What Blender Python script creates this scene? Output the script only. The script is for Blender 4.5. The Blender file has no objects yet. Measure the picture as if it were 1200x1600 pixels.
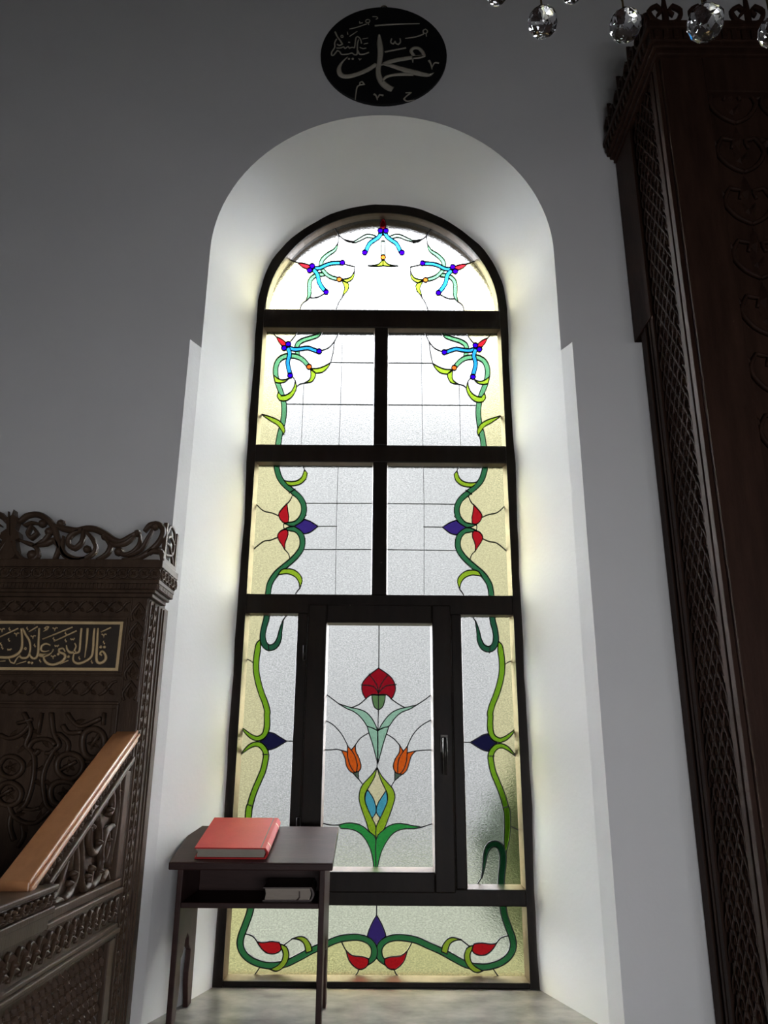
import bpy, bmesh, math, random
from mathutils import Vector, Matrix
from mathutils.geometry import delaunay_2d_cdt
random.seed(7)
scene = bpy.context.scene
COL = scene.collection

# ------------------------------------------------------------------ camera
FPX = 1202.0
PITCH, ROLL = math.radians(17.8), math.radians(0.4)
CAM = Vector((0.016, 0.0, 0.797))
FW = Vector((0, math.cos(PITCH), math.sin(PITCH)))
_r0, _u0 = Vector((1, 0, 0)), Vector((0, -math.sin(PITCH), math.cos(PITCH)))
RT = _r0 * math.cos(ROLL) + _u0 * math.sin(ROLL)
UP = _u0 * math.cos(ROLL) - _r0 * math.sin(ROLL)
cd = bpy.data.cameras.new('camera'); cam = bpy.data.objects.new('camera', cd); COL.objects.link(cam)
cam.matrix_world = Matrix(((RT.x, UP.x, -FW.x, CAM.x), (RT.y, UP.y, -FW.y, CAM.y), (RT.z, UP.z, -FW.z, CAM.z), (0, 0, 0, 1)))
cd.sensor_fit = 'VERTICAL'; cd.sensor_height = 24.0; cd.lens = 24.0 * FPX / 1600.0
cd.clip_start = 0.02
scene.camera = cam

# ------------------------------------------------------------------ sky, exposure
world = bpy.data.worlds.new('world'); scene.world = world; world.use_nodes = True
wn = world.node_tree; wn.nodes.clear()
wo = wn.nodes.new('ShaderNodeOutputWorld'); wb = wn.nodes.new('ShaderNodeBackground')
wb.inputs['Color'].default_value = (0.955, 0.965, 1.0, 1); wb.inputs['Strength'].default_value = 25.0   # overcast, even sky
wn.links.new(wb.outputs[0], wo.inputs[0])
pl = bpy.data.lights.new('fill_window_portal', 'AREA'); pl.shape = 'RECTANGLE'; pl.size, pl.size_y = 1.35, .54; pl.cycles.is_portal = True  # guides sky light through the added fill opening
po = bpy.data.objects.new('fill_window_portal', pl); COL.objects.link(po); po.location = (.675, -1.69, .39); po.rotation_euler = (math.radians(90), 0, 0)
scene.view_settings.view_transform = 'Standard'; scene.view_settings.look = 'None'
scene.view_settings.exposure = 0.0; scene.view_settings.gamma = 1.0
scene.view_settings.use_curve_mapping = False
scene.cycles.max_bounces = 14; scene.cycles.diffuse_bounces = 8; scene.cycles.transmission_bounces = 10
scene.cycles.glossy_bounces = 4; scene.cycles.transparent_max_bounces = 12
scene.cycles.caustics_refractive = True; scene.cycles.sample_clamp_indirect = 40.0

# ------------------------------------------------------------------ geometry helpers
def ray(px, py): return FW + RT * ((px - 600) / FPX) + UP * ((800 - py) / FPX)
def at_y(px, py, Y):
    d = ray(px, py); return CAM + d * (Y / d.y)
def at_x(px, py, X):
    d = ray(px, py); return CAM + d * ((X - CAM.x) / d.x)

def catmull(pts, closed=False, n=4, corner=50):
    """smooth polyline through the points; sharp turns stay sharp. points may carry extra values (widths)."""
    P = [tuple(p) for p in pts]; N = len(P)
    if N < 3: return P
    def is_corner(i):
        if not closed and (i == 0 or i == N - 1): return True
        a, b, c = P[(i - 1) % N], P[i], P[(i + 1) % N]
        v = Vector((b[0] - a[0], b[1] - a[1])); w = Vector((c[0] - b[0], c[1] - b[1]))
        if v.length < 1e-9 or w.length < 1e-9: return True
        return v.angle(w) > math.radians(corner)
    cr = [is_corner(i) for i in range(N)]
    out = []
    for i in range(N if closed else N - 1):
        p1, p2 = P[i], P[(i + 1) % N]
        p0 = p1 if cr[i] else P[(i - 1) % N]
        p3 = p2 if cr[(i + 1) % N] else P[(i + 2) % N]
        for k in range(n):
            t = k / n
            out.append(tuple(0.5 * (2 * b + (c - a) * t + (2 * a - 5 * b + 4 * c - d) * t * t + (3 * b - a - 3 * c + d) * t ** 3)
                             for a, b, c, d in zip(p0, p1, p2, p3)))
    if not closed: out.append(P[-1])
    return out

def ribbon_sides(pts):
    """pts (x, y, w) -> left and right border of a ribbon of that width"""
    L, R = [], []
    for i, p in enumerate(pts):
        a = pts[max(i - 1, 0)]; b = pts[min(i + 1, len(pts) - 1)]
        d = Vector((b[0] - a[0], b[1] - a[1]))
        d = d.normalized() if d.length > 1e-9 else Vector((1, 0))
        n = Vector((-d.y, d.x)) * (p[2] / 2)
        L.append((p[0] + n.x, p[1] + n.y)); R.append((p[0] - n.x, p[1] - n.y))
    return L, R

def with_w(pts, ws):
    if not isinstance(ws, (list, tuple)): ws = [ws] * len(pts)
    ws = list(ws) + [ws[-1]] * (len(pts) - len(ws))
    return [(p[0], p[1], w) for p, w in zip(pts, ws)]

class MB:
    """collects shapes; build() links them as one mesh object"""
    def __init__(s, T=None): s.v = []; s.f = []; s.T = T; s.sm = []
    def add(s, vs, fs, smooth=False):
        o = len(s.v)
        s.v += [s.T(*p) if s.T else p for p in vs]
        s.f += [tuple(i + o for i in f) for f in fs]; s.sm += [smooth] * len(fs)
    def box(s, a0, a1, b0, b1, c0, c1):
        s.add([(a, b, c) for a in (a0, a1) for b in (b0, b1) for c in (c0, c1)],
              [(0, 1, 3, 2), (4, 6, 7, 5), (0, 4, 5, 1), (2, 3, 7, 6), (0, 2, 6, 4), (1, 5, 7, 3)])
    def hexa(s, q0, q1):
        """two quads (lists of four points) joined as a solid"""
        s.add(list(q0) + list(q1), [(3, 2, 1, 0), (4, 5, 6, 7)] + [(i, (i + 1) % 4, 4 + (i + 1) % 4, 4 + i) for i in range(4)])
    def prism(s, poly, c0, c1):
        """2-d polygon (a, b) from c0 to c1 (third coordinate); concave is fine"""
        n = len(poly)
        s.add([(p[0], p[1], c0) for p in poly] + [(p[0], p[1], c1) for p in poly],
              [tuple(range(n - 1, -1, -1)), tuple(range(n, 2 * n))] + [(i, (i + 1) % n, n + (i + 1) % n, n + i) for i in range(n)])
    def scroll(s, pts, ws, h, base=0.0, full=False, n=4, smooth=True, seg=4, closed=False):
        """carved strand: path (a, b), width ws, standing h proud of base; full = round bar (openwork)"""
        q = catmull(with_w(pts, ws), n=n, corner=75)
        if closed: q = catmull(with_w(pts, ws), closed=True, n=n, corner=75)
        N = len(q); ring = []
        angs = [2 * math.pi * k / (seg * 2) for k in range(seg * 2)] if full else [math.pi * k / seg for k in range(seg + 1)]
        for i, p in enumerate(q):
            if closed: a, b = q[i - 1], q[(i + 1) % N]
            else: a, b = q[max(i - 1, 0)], q[min(i + 1, N - 1)]
            d = Vector((b[0] - a[0], b[1] - a[1])); d = d.normalized() if d.length > 1e-9 else Vector((1, 0))
            nx, ny = -d.y, d.x
            ring.append([(p[0] + nx * math.cos(t) * p[2] / 2, p[1] + ny * math.cos(t) * p[2] / 2,
                          base + (h / 2 + math.sin(t) * h / 2 if full else math.sin(t) * h)) for t in angs])
        m = len(angs); vs = [v for r in ring for v in r]; fs = []
        for i in range(N if closed else N - 1):
            j = (i + 1) % N
            for k in range(m if full else m - 1):
                l = (k + 1) % m
                fs.append((i * m + k, i * m + l, j * m + l, j * m + k))
            if not full: fs.append((i * m + m - 1, i * m, j * m, j * m + m - 1))
        if not closed: fs += [tuple(range(m - 1, -1, -1)), tuple((N - 1) * m + k for k in range(m))]
        s.add(vs, fs, smooth)
    def boss(s, a, b, r, h, base=0.0, seg=8, rings=3):
        """round knob; base = its middle plane when it is openwork, else it is a dome on base"""
        vs = []; fs = []
        for i in range(rings + 1):
            t = (math.pi / 2) * i / rings
            for k in range(seg):
                u = 2 * math.pi * k / seg
                vs.append((a + r * math.cos(t) * math.cos(u), b + r * math.cos(t) * math.sin(u), base + h * math.sin(t)))
        for i in range(rings):
            for k in range(seg):
                l = (k + 1) % seg
                fs.append((i * seg + k, i * seg + l, (i + 1) * seg + l, (i + 1) * seg + k))
        fs.append(tuple(range(seg - 1, -1, -1)))
        s.add(vs, fs, True)
    def leaf(s, a, b, ang, L, W, h, base=0.0):
        """raised almond leaf with a middle ridge"""
        c, si = math.cos(ang), math.sin(ang)
        loc = [(0, 0, 0), (.3 * L, W / 2, 0), (.65 * L, W * .36, 0), (L, 0, 0), (.65 * L, -W * .36, 0), (.3 * L, -W / 2, 0), (.32 * L, 0, h), (.65 * L, 0, h * .8)]
        s.add([(a + x * c - y * si, b + x * si + y * c, base + z) for x, y, z in loc],
              [(0, 6, 1), (1, 6, 7, 2), (2, 7, 3), (3, 7, 4), (4, 7, 6, 5), (5, 6, 0), (0, 1, 2, 3, 4, 5)])
    def tube3(s, pts, r, seg=8, closed=False):
        """round bar along 3-d points"""
        P = [Vector(p) for p in pts]; N = len(P); vs = []; fs = []
        ref = Vector((0.123, 0.31, 0.94))
        for i, p in enumerate(P):
            if closed: d = P[(i + 1) % N] - P[i - 1]
            else: d = P[min(i + 1, N - 1)] - P[max(i - 1, 0)]
            d.normalize(); u = d.cross(ref)
            if u.length < 1e-3: u = d.cross(Vector((1, 0, 0)))
            u.normalize(); w = d.cross(u)
            rr = r[i] if isinstance(r, (list, tuple)) else r
            for k in range(seg):
                t = 2 * math.pi * k / seg
                vs.append(tuple(p + u * math.cos(t) * rr + w * math.sin(t) * rr))
        for i in range(N if closed else N - 1):
            j = (i + 1) % N
            for k in range(seg):
                l = (k + 1) % seg
                fs.append((i * seg + k, i * seg + l, j * seg + l, j * seg + k))
        if not closed: fs += [tuple(range(seg - 1, -1, -1)), tuple((N - 1) * seg + k for k in range(seg))]
        s.add(vs, fs, True)
    def build(s, name, mat, parent=None, bevel=0, fix=True):
        me = bpy.data.meshes.new(name); me.from_pydata([tuple(v) for v in s.v], [], s.f)
        me.polygons.foreach_set('use_smooth', s.sm)
        if fix:
            bm = bmesh.new(); bm.from_mesh(me); bmesh.ops.recalc_face_normals(bm, faces=bm.faces); bm.to_mesh(me); bm.free()
        me.materials.append(mat); me.update()
        o = bpy.data.objects.new(name, me); COL.objects.link(o)
        if parent: o.parent = parent
        if bevel:
            m = o.modifiers.new('bevel', 'BEVEL'); m.width = bevel; m.segments = 2; m.limit_method = 'ANGLE'; m.angle_limit = math.radians(40)
        return o

def tag(o, label=None, cat=None, group=None, kind=None):
    for k, v in (('label', label), ('category', cat), ('group', group), ('kind', kind)):
        if v: o[k] = v
    return o
def empty(name, loc=(0, 0, 0)):
    o = bpy.data.objects.new(name, None); COL.objects.link(o); o.location = loc; o.empty_display_size = .1
    return o
def adopt(o, parent):
    """parent a mesh built in world coordinates to an Empty that stands somewhere"""
    o.parent = parent; o.matrix_parent_inverse = Matrix.Translation(parent.location).inverted(); return o

# ------------------------------------------------------------------ materials
def nodes(name):
    m = bpy.data.materials.new(name); m.use_nodes = True; t = m.node_tree; t.nodes.clear()
    return m, t, t.nodes.new('ShaderNodeOutputMaterial')
def N_(t, kind, **kw):
    n = t.nodes.new(kind)
    for k, v in kw.items():
        if k in n.inputs: n.inputs[k].default_value = v
        else: setattr(n, k, v)
    return n
def surface(name, c1, c2, scale=6, rough=.5, bump=.1, bscale=40, detail=6, stretch=(1, 1, 1), coat=0, spec=.5, metal=0):
    """procedural: noise between two colours, fine noise bump"""
    m, t, out = nodes(name)
    b = N_(t, 'ShaderNodeBsdfPrincipled', Roughness=rough)
    b.inputs['Coat Weight'].default_value = coat; b.inputs['Coat Roughness'].default_value = .15
    b.inputs['Specular IOR Level'].default_value = spec; b.inputs['Metallic'].default_value = metal
    tc = N_(t, 'ShaderNodeTexCoord'); mp = N_(t, 'ShaderNodeMapping'); mp.inputs['Scale'].default_value = stretch
    t.links.new(tc.outputs['Object'], mp.inputs[0])
    nz = N_(t, 'ShaderNodeTexNoise', Scale=scale, Detail=detail, Roughness=.6)
    t.links.new(mp.outputs[0], nz.inputs['Vector'])
    r = N_(t, 'ShaderNodeValToRGB'); r.color_ramp.elements[0].color = (*c1, 1); r.color_ramp.elements[1].color = (*c2, 1)
    r.color_ramp.elements[0].position = .3; r.color_ramp.elements[1].position = .7
    t.links.new(nz.outputs['Fac'], r.inputs[0]); t.links.new(r.outputs[0], b.inputs['Base Color'])
    if bump:
        n2 = N_(t, 'ShaderNodeTexNoise', Scale=bscale, Detail=4); t.links.new(mp.outputs[0], n2.inputs['Vector'])
        bp = N_(t, 'ShaderNodeBump', Strength=bump, Distance=.01); t.links.new(n2.outputs['Fac'], bp.inputs['Height'])
        t.links.new(bp.outputs[0], b.inputs['Normal'])
    t.links.new(b.outputs[0], out.inputs[0]); return m
def glass(name, col, rough=.14, bscale=150, bump=.5):
    """cast cathedral glass: hammered and of uneven thickness, blurs and tints what lies behind"""
    m, t, out = nodes(name)
    c = tuple(math.sqrt(max(x, 0)) for x in col)
    tc = N_(t, 'ShaderNodeTexCoord'); mp = N_(t, 'ShaderNodeMapping'); mp.inputs['Scale'].default_value = (1, 1, 1.7)
    t.links.new(tc.outputs['Object'], mp.inputs[0])
    nz = N_(t, 'ShaderNodeTexNoise', Scale=bscale, Detail=2, Roughness=.55); t.links.new(mp.outputs[0], nz.inputs['Vector'])
    bp = N_(t, 'ShaderNodeBump', Strength=bump, Distance=.004); t.links.new(nz.outputs['Fac'], bp.inputs['Height'])
    rp = N_(t, 'ShaderNodeValToRGB'); e = rp.color_ramp.elements
    e[0].position, e[1].position = .36, .66; e[0].color = (*[x * .84 for x in c], 1); e[1].color = (*[min(1, x * 1.07) for x in c], 1)
    t.links.new(nz.outputs['Fac'], rp.inputs[0])
    rf = N_(t, 'ShaderNodeBsdfRefraction', IOR=1.18, Roughness=rough); rf.distribution = 'BECKMANN'; t.links.new(rp.outputs[0], rf.inputs['Color'])
    t.links.new(bp.outputs[0], rf.inputs['Normal']); t.links.new(rf.outputs[0], out.inputs[0]); return m

M = {}
M['plaster'] = surface('white plaster', (.80, .80, .80), (.83, .83, .825), 2.5, .85, .06, 60, spec=.2)
M['plaster_out'] = surface('shade-toned outer reveal', (.030, .022, .014), (.042, .031, .02), 4, .9, .1, 30, spec=.1)  # tan reveal darkened, its shade put into the colour
M['room_wall'] = surface('darkened room wall', (.42, .42, .42), (.46, .46, .455), 2.5, .85, .04, 60, spec=.2)  # unseen walls darkened so less light bounces onto the front wall
M['ceiling'] = surface('dark timber ceiling', (.07, .05, .036), (.10, .07, .05), 5, .8, .1, 30, stretch=(.5, 6, 1), spec=.2)
M['carpet'] = surface('woven carpet', (.22, .22, .24), (.28, .28, .30), 30, .95, .3, 200, spec=.05)
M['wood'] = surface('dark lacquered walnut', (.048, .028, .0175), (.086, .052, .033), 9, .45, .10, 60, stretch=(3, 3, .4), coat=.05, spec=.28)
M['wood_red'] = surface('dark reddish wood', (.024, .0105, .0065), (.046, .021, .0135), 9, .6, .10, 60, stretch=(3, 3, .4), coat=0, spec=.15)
M['rail'] = surface('varnished brown handrail wood', (.42, .18, .07), (.52, .235, .10), 7, .4, .05, 60, stretch=(6, .6, 6), coat=.4)
M['board'] = surface('brown inscription board', (.035, .025, .018), (.05, .036, .026), 12, .5, .05, 60)
M['gold'] = surface('dull gold lettering', (.66, .47, .24), (.78, .57, .31), 20, .45, .05, 80, spec=.4)
M['frame'] = surface('dark brown window profile', (.010, .0068, .005), (.015, .0105, .008), 8, .45, .06, 90, stretch=(4, 4, .6), spec=.12)
M['bead'] = surface('brown glazing bead', (.10, .066, .044), (.14, .095, .066), 20, .45, .08, 90)
M['lead'] = surface('dark lead came', (.012, .012, .013), (.02, .02, .021), 40, .5, .1, 120, metal=.3)
M['handle'] = surface('dark metal handle', (.02, .018, .016), (.03, .027, .024), 20, .3, 0, metal=.8)
M['marble'] = surface('grey veined marble', (.13, .122, .108), (.46, .435, .39), 7, .3, .02, 20, detail=10, stretch=(1, 1.3, 1))
M['desk'] = surface('dark varnished desk wood', (.028, .011, .0095), (.048, .021, .018), 7, .5, .06, 70, stretch=(.6, 4, 4), coat=.03, spec=.25)
M['book_red'] = surface('red book cloth', (.46, .022, .024), (.54, .032, .032), 14, .5, .12, 300, spec=.3)
M['book_gold'] = surface('pale spine band', (.62, .40, .26), (.70, .48, .32), 20, .4, 0)
M['page'] = surface('page block', (.30, .27, .22), (.44, .40, .34), 60, .8, .2, 200, stretch=(.5, .5, 30))
M['book_dark'] = surface('dark book cover', (.05, .03, .025), (.07, .04, .035), 14, .5, .1, 200)
M['cloth_page'] = surface('pale book edge', (.34, .29, .24), (.42, .36, .31), 30, .8, .2, 120, stretch=(.6, .6, 20))
M['disc'] = surface('black painted disc', (.006, .0065, .008), (.009, .0095, .011), 8, .6, .05, 60, spec=.3)
M['script'] = surface('pale gold paint', (.46, .43, .35), (.56, .52, .43), 30, .5, .15, 120)
M['brass'] = surface('dark brass', (.10, .07, .03), (.16, .11, .05), 20, .35, 0, metal=.9)
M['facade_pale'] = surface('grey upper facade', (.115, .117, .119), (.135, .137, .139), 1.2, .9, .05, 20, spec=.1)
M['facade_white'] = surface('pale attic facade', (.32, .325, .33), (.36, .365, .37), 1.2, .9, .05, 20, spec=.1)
M['facade'] = surface('dark lower facade', (.051, .0515, .0508), (.062, .0625, .0615), 1.2, .9, .05, 20, spec=.1)  # the three facade tones are graded to set each pane row's brightness
M['ground'] = surface('dark lawn', (.028, .030, .021), (.037, .039, .028), 2, .9, .1, 20, spec=.1)
M['bush'] = surface('shrub leaves', (.010, .022, .008), (.03, .055, .02), 20, .7, .3, 60)
M['roof'] = surface('dull roof tiles', (.16, .08, .05), (.24, .12, .08), 6, .8, .2, 20)
M['dark_glass'] = surface('dark far window glass', (.05, .06, .07), (.08, .09, .1), 3, .1, 0)
G = {}
for k, c in dict(clear=(.86, .875, .87), yellow=(.87, .82, .48), dgreen=(.035, .17, .07), mgreen=(.12, .36, .17), lgreen=(.34, .54, .03), vine=(.20, .42, .02),
                 hook=(.02, .10, .05), olive=(.30, .42, .04), red=(.50, .012, .02), crimson=(.34, .008, .018), royal=(.02, .0, .62), blue=(.02, .27, .72), purple=(.045, .025, .20),
                 navy=(.012, .012, .05), orange=(.80, .13, .015), teal=(.36, .62, .46), cream=(.86, .80, .50), sky=(.09, .44, .60), leaf=(.04, .36, .08), calyx=(.13, .25, .10), sepal=(.10, .14, .10)).items():
    G[k] = glass('glass ' + k, c)

# ------------------------------------------------------------------ the room
WY, LY, GY = 2.76, 2.695, 3.20            # upper wall face, lower wall face, window frame front
HWA, SPA = 0.727, 2.838                   # niche arch at the wall: half width, spring height
HWW, SPW = 0.600, 2.845                   # niche arch at the window
ZL = 2.375                                # top of the proud lower wall layer
XL, XR, YB, ZC, ZF = -3.3, 3.3, -1.4, 4.95, -0.03
NARC = 48
PH = [(random.uniform(0, 6.3), f) for f in (5.3, 9.1, 17.7, 31.0)]
def wob(s):
    return sum(math.sin(p + f * s) / (1 + .12 * f) for p, f in PH) * .9
def arch(hw, sp, y, n=NARC, jag=0.0):
    pts = []
    for i in range(n + 1):
        t = math.pi * i / n
        r = hw + jag * wob(3 + t)
        pts.append((-r * math.cos(t), y, sp + r * math.sin(t)))
    return pts

b = MB()
# upper wall face with the arched opening
A = arch(HWA, SPA, WY)
for i in range(NARC):
    p, q = A[i], A[i + 1]
    b.add([p, q, (q[0], WY, ZC), (p[0], WY, ZC)], [(0, 1, 2, 3)])
for s, X in ((-1, XL), (1, XR)):
    b.add([(s * HWA, WY, SPA), (s * HWA, WY, ZC), (X, WY, ZC), (X, WY, SPA)], [(0, 1, 2, 3)])
    b.add([(s * HWA, WY, ZL), (s * HWA, WY, SPA), (X, WY, SPA), (X, WY, ZL)], [(0, 1, 2, 3)])
    # lower proud layer: face, ledge
    hl = 0.757
    b.add([(s * hl, LY, ZF), (s * hl, LY, ZL), (X, LY, ZL), (X, LY, ZF)], [(0, 1, 2, 3)])
    b.add([(s * hl, LY, ZL), (s * HWA, WY, ZL), (X, WY, ZL), (X, LY, ZL)], [(0, 1, 2, 3)])
wall = tag(b.build('wall_front', M['plaster'], fix=False), kind='structure')
# reveal (smooth), slightly uneven where the plaster meets the window frame
b = MB()
def contour(hw, sp, y, jag=0.0, zs=None):
    zs = zs or [ZF + (sp - ZF) * k / 40 for k in range(40)]
    L = [(-hw - jag * wob(z), y, z) for z in zs]; Rr = [(hw + jag * wob(3 + math.pi + sp - z), y, z) for z in reversed(zs)]
    return L + arch(hw, sp, y, NARC, jag) + Rr
rows = []
for f in (0, .06, .25, .5, .75, 1):
    hw = HWW - .004 + (HWA - HWW + .004) * f; sp = SPW + (SPA - SPW) * f; y = GY - .002 + (WY - GY + .002) * f
    random.seed(11)
    rows.append(contour(hw, sp, y, .004 * (1 - f) ** 6))
n = len(rows[0])
vs = [p for r in rows for p in r]; fs = []
for i in range(len(rows) - 1):
    for k in range(n - 1): fs.append((i * n + k, i * n + k + 1, (i + 1) * n + k + 1, (i + 1) * n + k))
b.add(vs, fs, True)
for s in (-1, 1):
    b.add([(s * HWA, WY, ZF), (s * HWA, WY, ZL), (s * .757, LY, ZL), (s * .757, LY, ZF)], [(0, 1, 2, 3)])
rev = tag(b.build('wall_reveal', M['plaster'], fix=False), kind='structure')
# outer half of the wall: reveal and outer face, shade put into their colour
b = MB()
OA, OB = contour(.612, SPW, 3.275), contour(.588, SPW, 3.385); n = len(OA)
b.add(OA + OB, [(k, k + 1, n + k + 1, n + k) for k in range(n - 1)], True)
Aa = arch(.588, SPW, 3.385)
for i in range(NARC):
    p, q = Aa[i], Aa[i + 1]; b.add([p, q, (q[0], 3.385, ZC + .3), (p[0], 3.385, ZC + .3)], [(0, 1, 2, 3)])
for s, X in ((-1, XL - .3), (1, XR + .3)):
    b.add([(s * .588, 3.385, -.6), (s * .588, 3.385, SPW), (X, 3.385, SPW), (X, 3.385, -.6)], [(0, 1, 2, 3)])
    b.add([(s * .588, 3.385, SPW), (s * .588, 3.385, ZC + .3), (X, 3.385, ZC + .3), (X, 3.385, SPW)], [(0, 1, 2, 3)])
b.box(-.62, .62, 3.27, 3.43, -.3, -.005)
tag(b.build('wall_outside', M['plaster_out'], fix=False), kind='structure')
# side walls, back wall, floor, ceiling
b = MB(); b.box(XL - .3, XL, YB - .3, 3.385, ZF, ZC); tag(b.build('wall_left', M['room_wall']), kind='structure')
b = MB(); b.box(XR, XR + .3, YB - .3, 3.385, ZF, ZC); tag(b.build('wall_right', M['room_wall']), kind='structure')
BX0, BX1, BZ0, BZ1 = .0, 1.35, .12, .66         # low opening added behind the camera to brighten the front wall
b = MB(); b.box(XL, BX0, YB - .3, YB, ZF, ZC); b.box(BX1, XR, YB - .3, YB, ZF, ZC); b.box(BX0, BX1, YB - .3, YB, ZF, BZ0); b.box(BX0, BX1, YB - .3, YB, BZ1, ZC)
tag(b.build('wall_back', M['room_wall']), kind='structure')
b = MB()
for (a0, a1, c0, c1) in ((BX0, BX0 + .03, BZ0, BZ1), (BX1 - .03, BX1, BZ0, BZ1), (BX0 + .03, BX1 - .03, BZ0, BZ0 + .03), (BX0 + .03, BX1 - .03, BZ1 - .03, BZ1), (.655, .695, BZ0 + .03, BZ1 - .03)): b.box(a0, a1, YB - .16, YB - .12, c0, c1)
tag(b.build('fill_window', M['frame']), kind='structure')  # frame of the added low opening
b = MB(); b.box(XL - .3, XR + .3, YB - .3, LY + .0, ZF - .2, ZF); tag(b.build('floor', M['carpet']), kind='structure')
b = MB(); b.box(XL - .3, XR + .3, YB - .3, 3.385, ZC, ZC + .25); tag(b.build('ceiling', M['ceiling']), kind='structure')
# marble floor of the niche
b = MB(); b.prism([(-.80, 2.665), (.80, 2.665), (.80, 2.70), (.74, 2.74), (.64, 3.27), (-.64, 3.27), (-.74, 2.74), (-.80, 2.70)], ZF - .05, 0.0)
tag(b.build('window_sill', M['marble'], bevel=.003), kind='structure')

# ------------------------------------------------------------------ outdoors, house and shrub added to set how bright the panes look
b = MB(); b.box(-40, 40, 3.63, 60, -.6, -.45); tag(b.build('ground', M['ground']), kind='structure')
hs = empty('added_house', (0, 12, -.45))  # added house, shapes the light behind each row of panes
HM = 6.7
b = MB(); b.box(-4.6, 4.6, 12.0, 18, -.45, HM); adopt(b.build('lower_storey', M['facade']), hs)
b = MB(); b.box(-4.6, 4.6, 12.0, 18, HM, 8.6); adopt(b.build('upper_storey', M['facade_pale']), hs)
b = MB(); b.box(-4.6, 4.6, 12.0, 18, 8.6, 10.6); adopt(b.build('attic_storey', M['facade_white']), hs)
b = MB(); b.hexa([(-4.9, 11.7, 10.6), (4.9, 11.7, 10.6), (4.9, 18.3, 10.6), (-4.9, 18.3, 10.6)], [(-4.9, 14.6, 11.2), (4.9, 14.6, 11.2), (4.9, 15.4, 11.2), (-4.9, 15.4, 11.2)])
adopt(b.build('roof', M['roof']), hs)
for x in (-3.4, 3.2):
    for z in (.7, 3.6, 7.2):
        b = MB(); b.box(x - .5, x + .5, 11.96, 12.02, z, z + 1.4); adopt(b.build('house_window', M['dark_glass']), hs)
tag(hs, 'added house, dark below and pale at the top to set the brightness of the panes', 'house')

def leafy(name, cx, cy, z0, rx, rz, n, mat):
    bb = MB()
    for i in range(n):
        u, v = random.uniform(-1, 1), random.uniform(0, 2 * math.pi); rr = random.uniform(.55, 1.0)
        s_ = math.sqrt(1 - u * u)
        c = Vector((cx + rx * rr * s_ * math.cos(v), cy + rx * rr * s_ * math.sin(v), z0 + rz * (1 + u * rr)))
        d = Vector((random.gauss(0, 1), random.gauss(0, 1), random.gauss(0, 1))).normalized(); e = d.cross(Vector((.3, .5, .8))).normalized()
        L = random.uniform(.05, .11); W = L * .3
        bb.add([tuple(c - d * L), tuple(c + e * W + Vector((0, 0, .01))), tuple(c + d * L), tuple(c - e * W)], [(0, 1, 2, 3)])
    o = bb.build('foliage', mat, fix=False); return o
sh = empty('added_shrub', (1.15, 4.6, -.45))  # added shrub, darkens the lower right panes
o = leafy('foliage', 1.15, 4.6, -.35, .62, .62, 1500, M['bush']); adopt(o, sh)
b = MB(); b.tube3([(1.15, 4.6, -.47), (1.13, 4.62, -.1), (1.2, 4.58, .4)], [.03, .025, .012]); adopt(b.build('stem', M['wood']), sh)
tag(sh, 'added dark green shrub outside, dimming the lower right glass', 'shrub')

# ------------------------------------------------------------------ the stained glass window
win = empty('window_1', (0, GY, 0)); tag(win, 'tall arched stained glass window in dark brown frame', None, kind='structure')
def wpart(bb, name, mat, bevel=.003, fix=True): return adopt(bb.build(name, mat, bevel=bevel, fix=fix), win)
F0, F1 = GY, GY + .075
HI, RI = .562, .556
# outer frame: jambs + arch as one bent bar, foot bar
b = MB()
inn = [(-HI, 0.0), (-HI, SPW - .005)] + [(-RI * math.cos(math.pi * i / 40), SPW - .005 + RI * math.sin(math.pi * i / 40)) for i in range(1, 40)] + [(HI, SPW - .005), (HI, 0.0)]
ho = .625
ou = [(-ho, 0.0), (-ho, SPW - .005)] + [(-ho * math.cos(math.pi * i / 40), SPW - .005 + ho * math.sin(math.pi * i / 40)) for i in range(1, 40)] + [(ho, SPW - .005), (ho, 0.0)]
for i in range(len(inn) - 1):
    b.hexa([(inn[i][0], F0, inn[i][1]), (inn[i + 1][0], F0, inn[i + 1][1]), (ou[i + 1][0], F0, ou[i + 1][1]), (ou[i][0], F0, ou[i][1])],
           [(inn[i][0], F1, inn[i][1]), (inn[i + 1][0], F1, inn[i + 1][1]), (ou[i + 1][0], F1, ou[i + 1][1]), (ou[i][0], F1, ou[i][1])])
wpart(b, 'window_frame', M['frame'], 0)
def bar(name, x0, x1, z0, z1, y0=F0, y1=F1, bevel=.004):
    bb = MB(); bb.box(x0, x1, y0, y1, z0, z1); return wpart(bb, name, M['frame'], bevel)
bar('foot_bar', -HI, HI, .001, .021)
bar('transom', -HI, HI, 2.741, 2.836); bar('transom', -HI, HI, 2.058, 2.141); bar('transom', -HI, HI, 1.376, 1.458); bar('transom', -HI, HI, .272, .330)
bar('mullion', -.034, .029, 2.141, 2.741); bar('mullion', -.034, .029, 1.458, 2.058)
for s in (-1, 1): bar('mullion', min(s * .300, s * .342), max(s * .300, s * .342), .330, 1.376)
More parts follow.
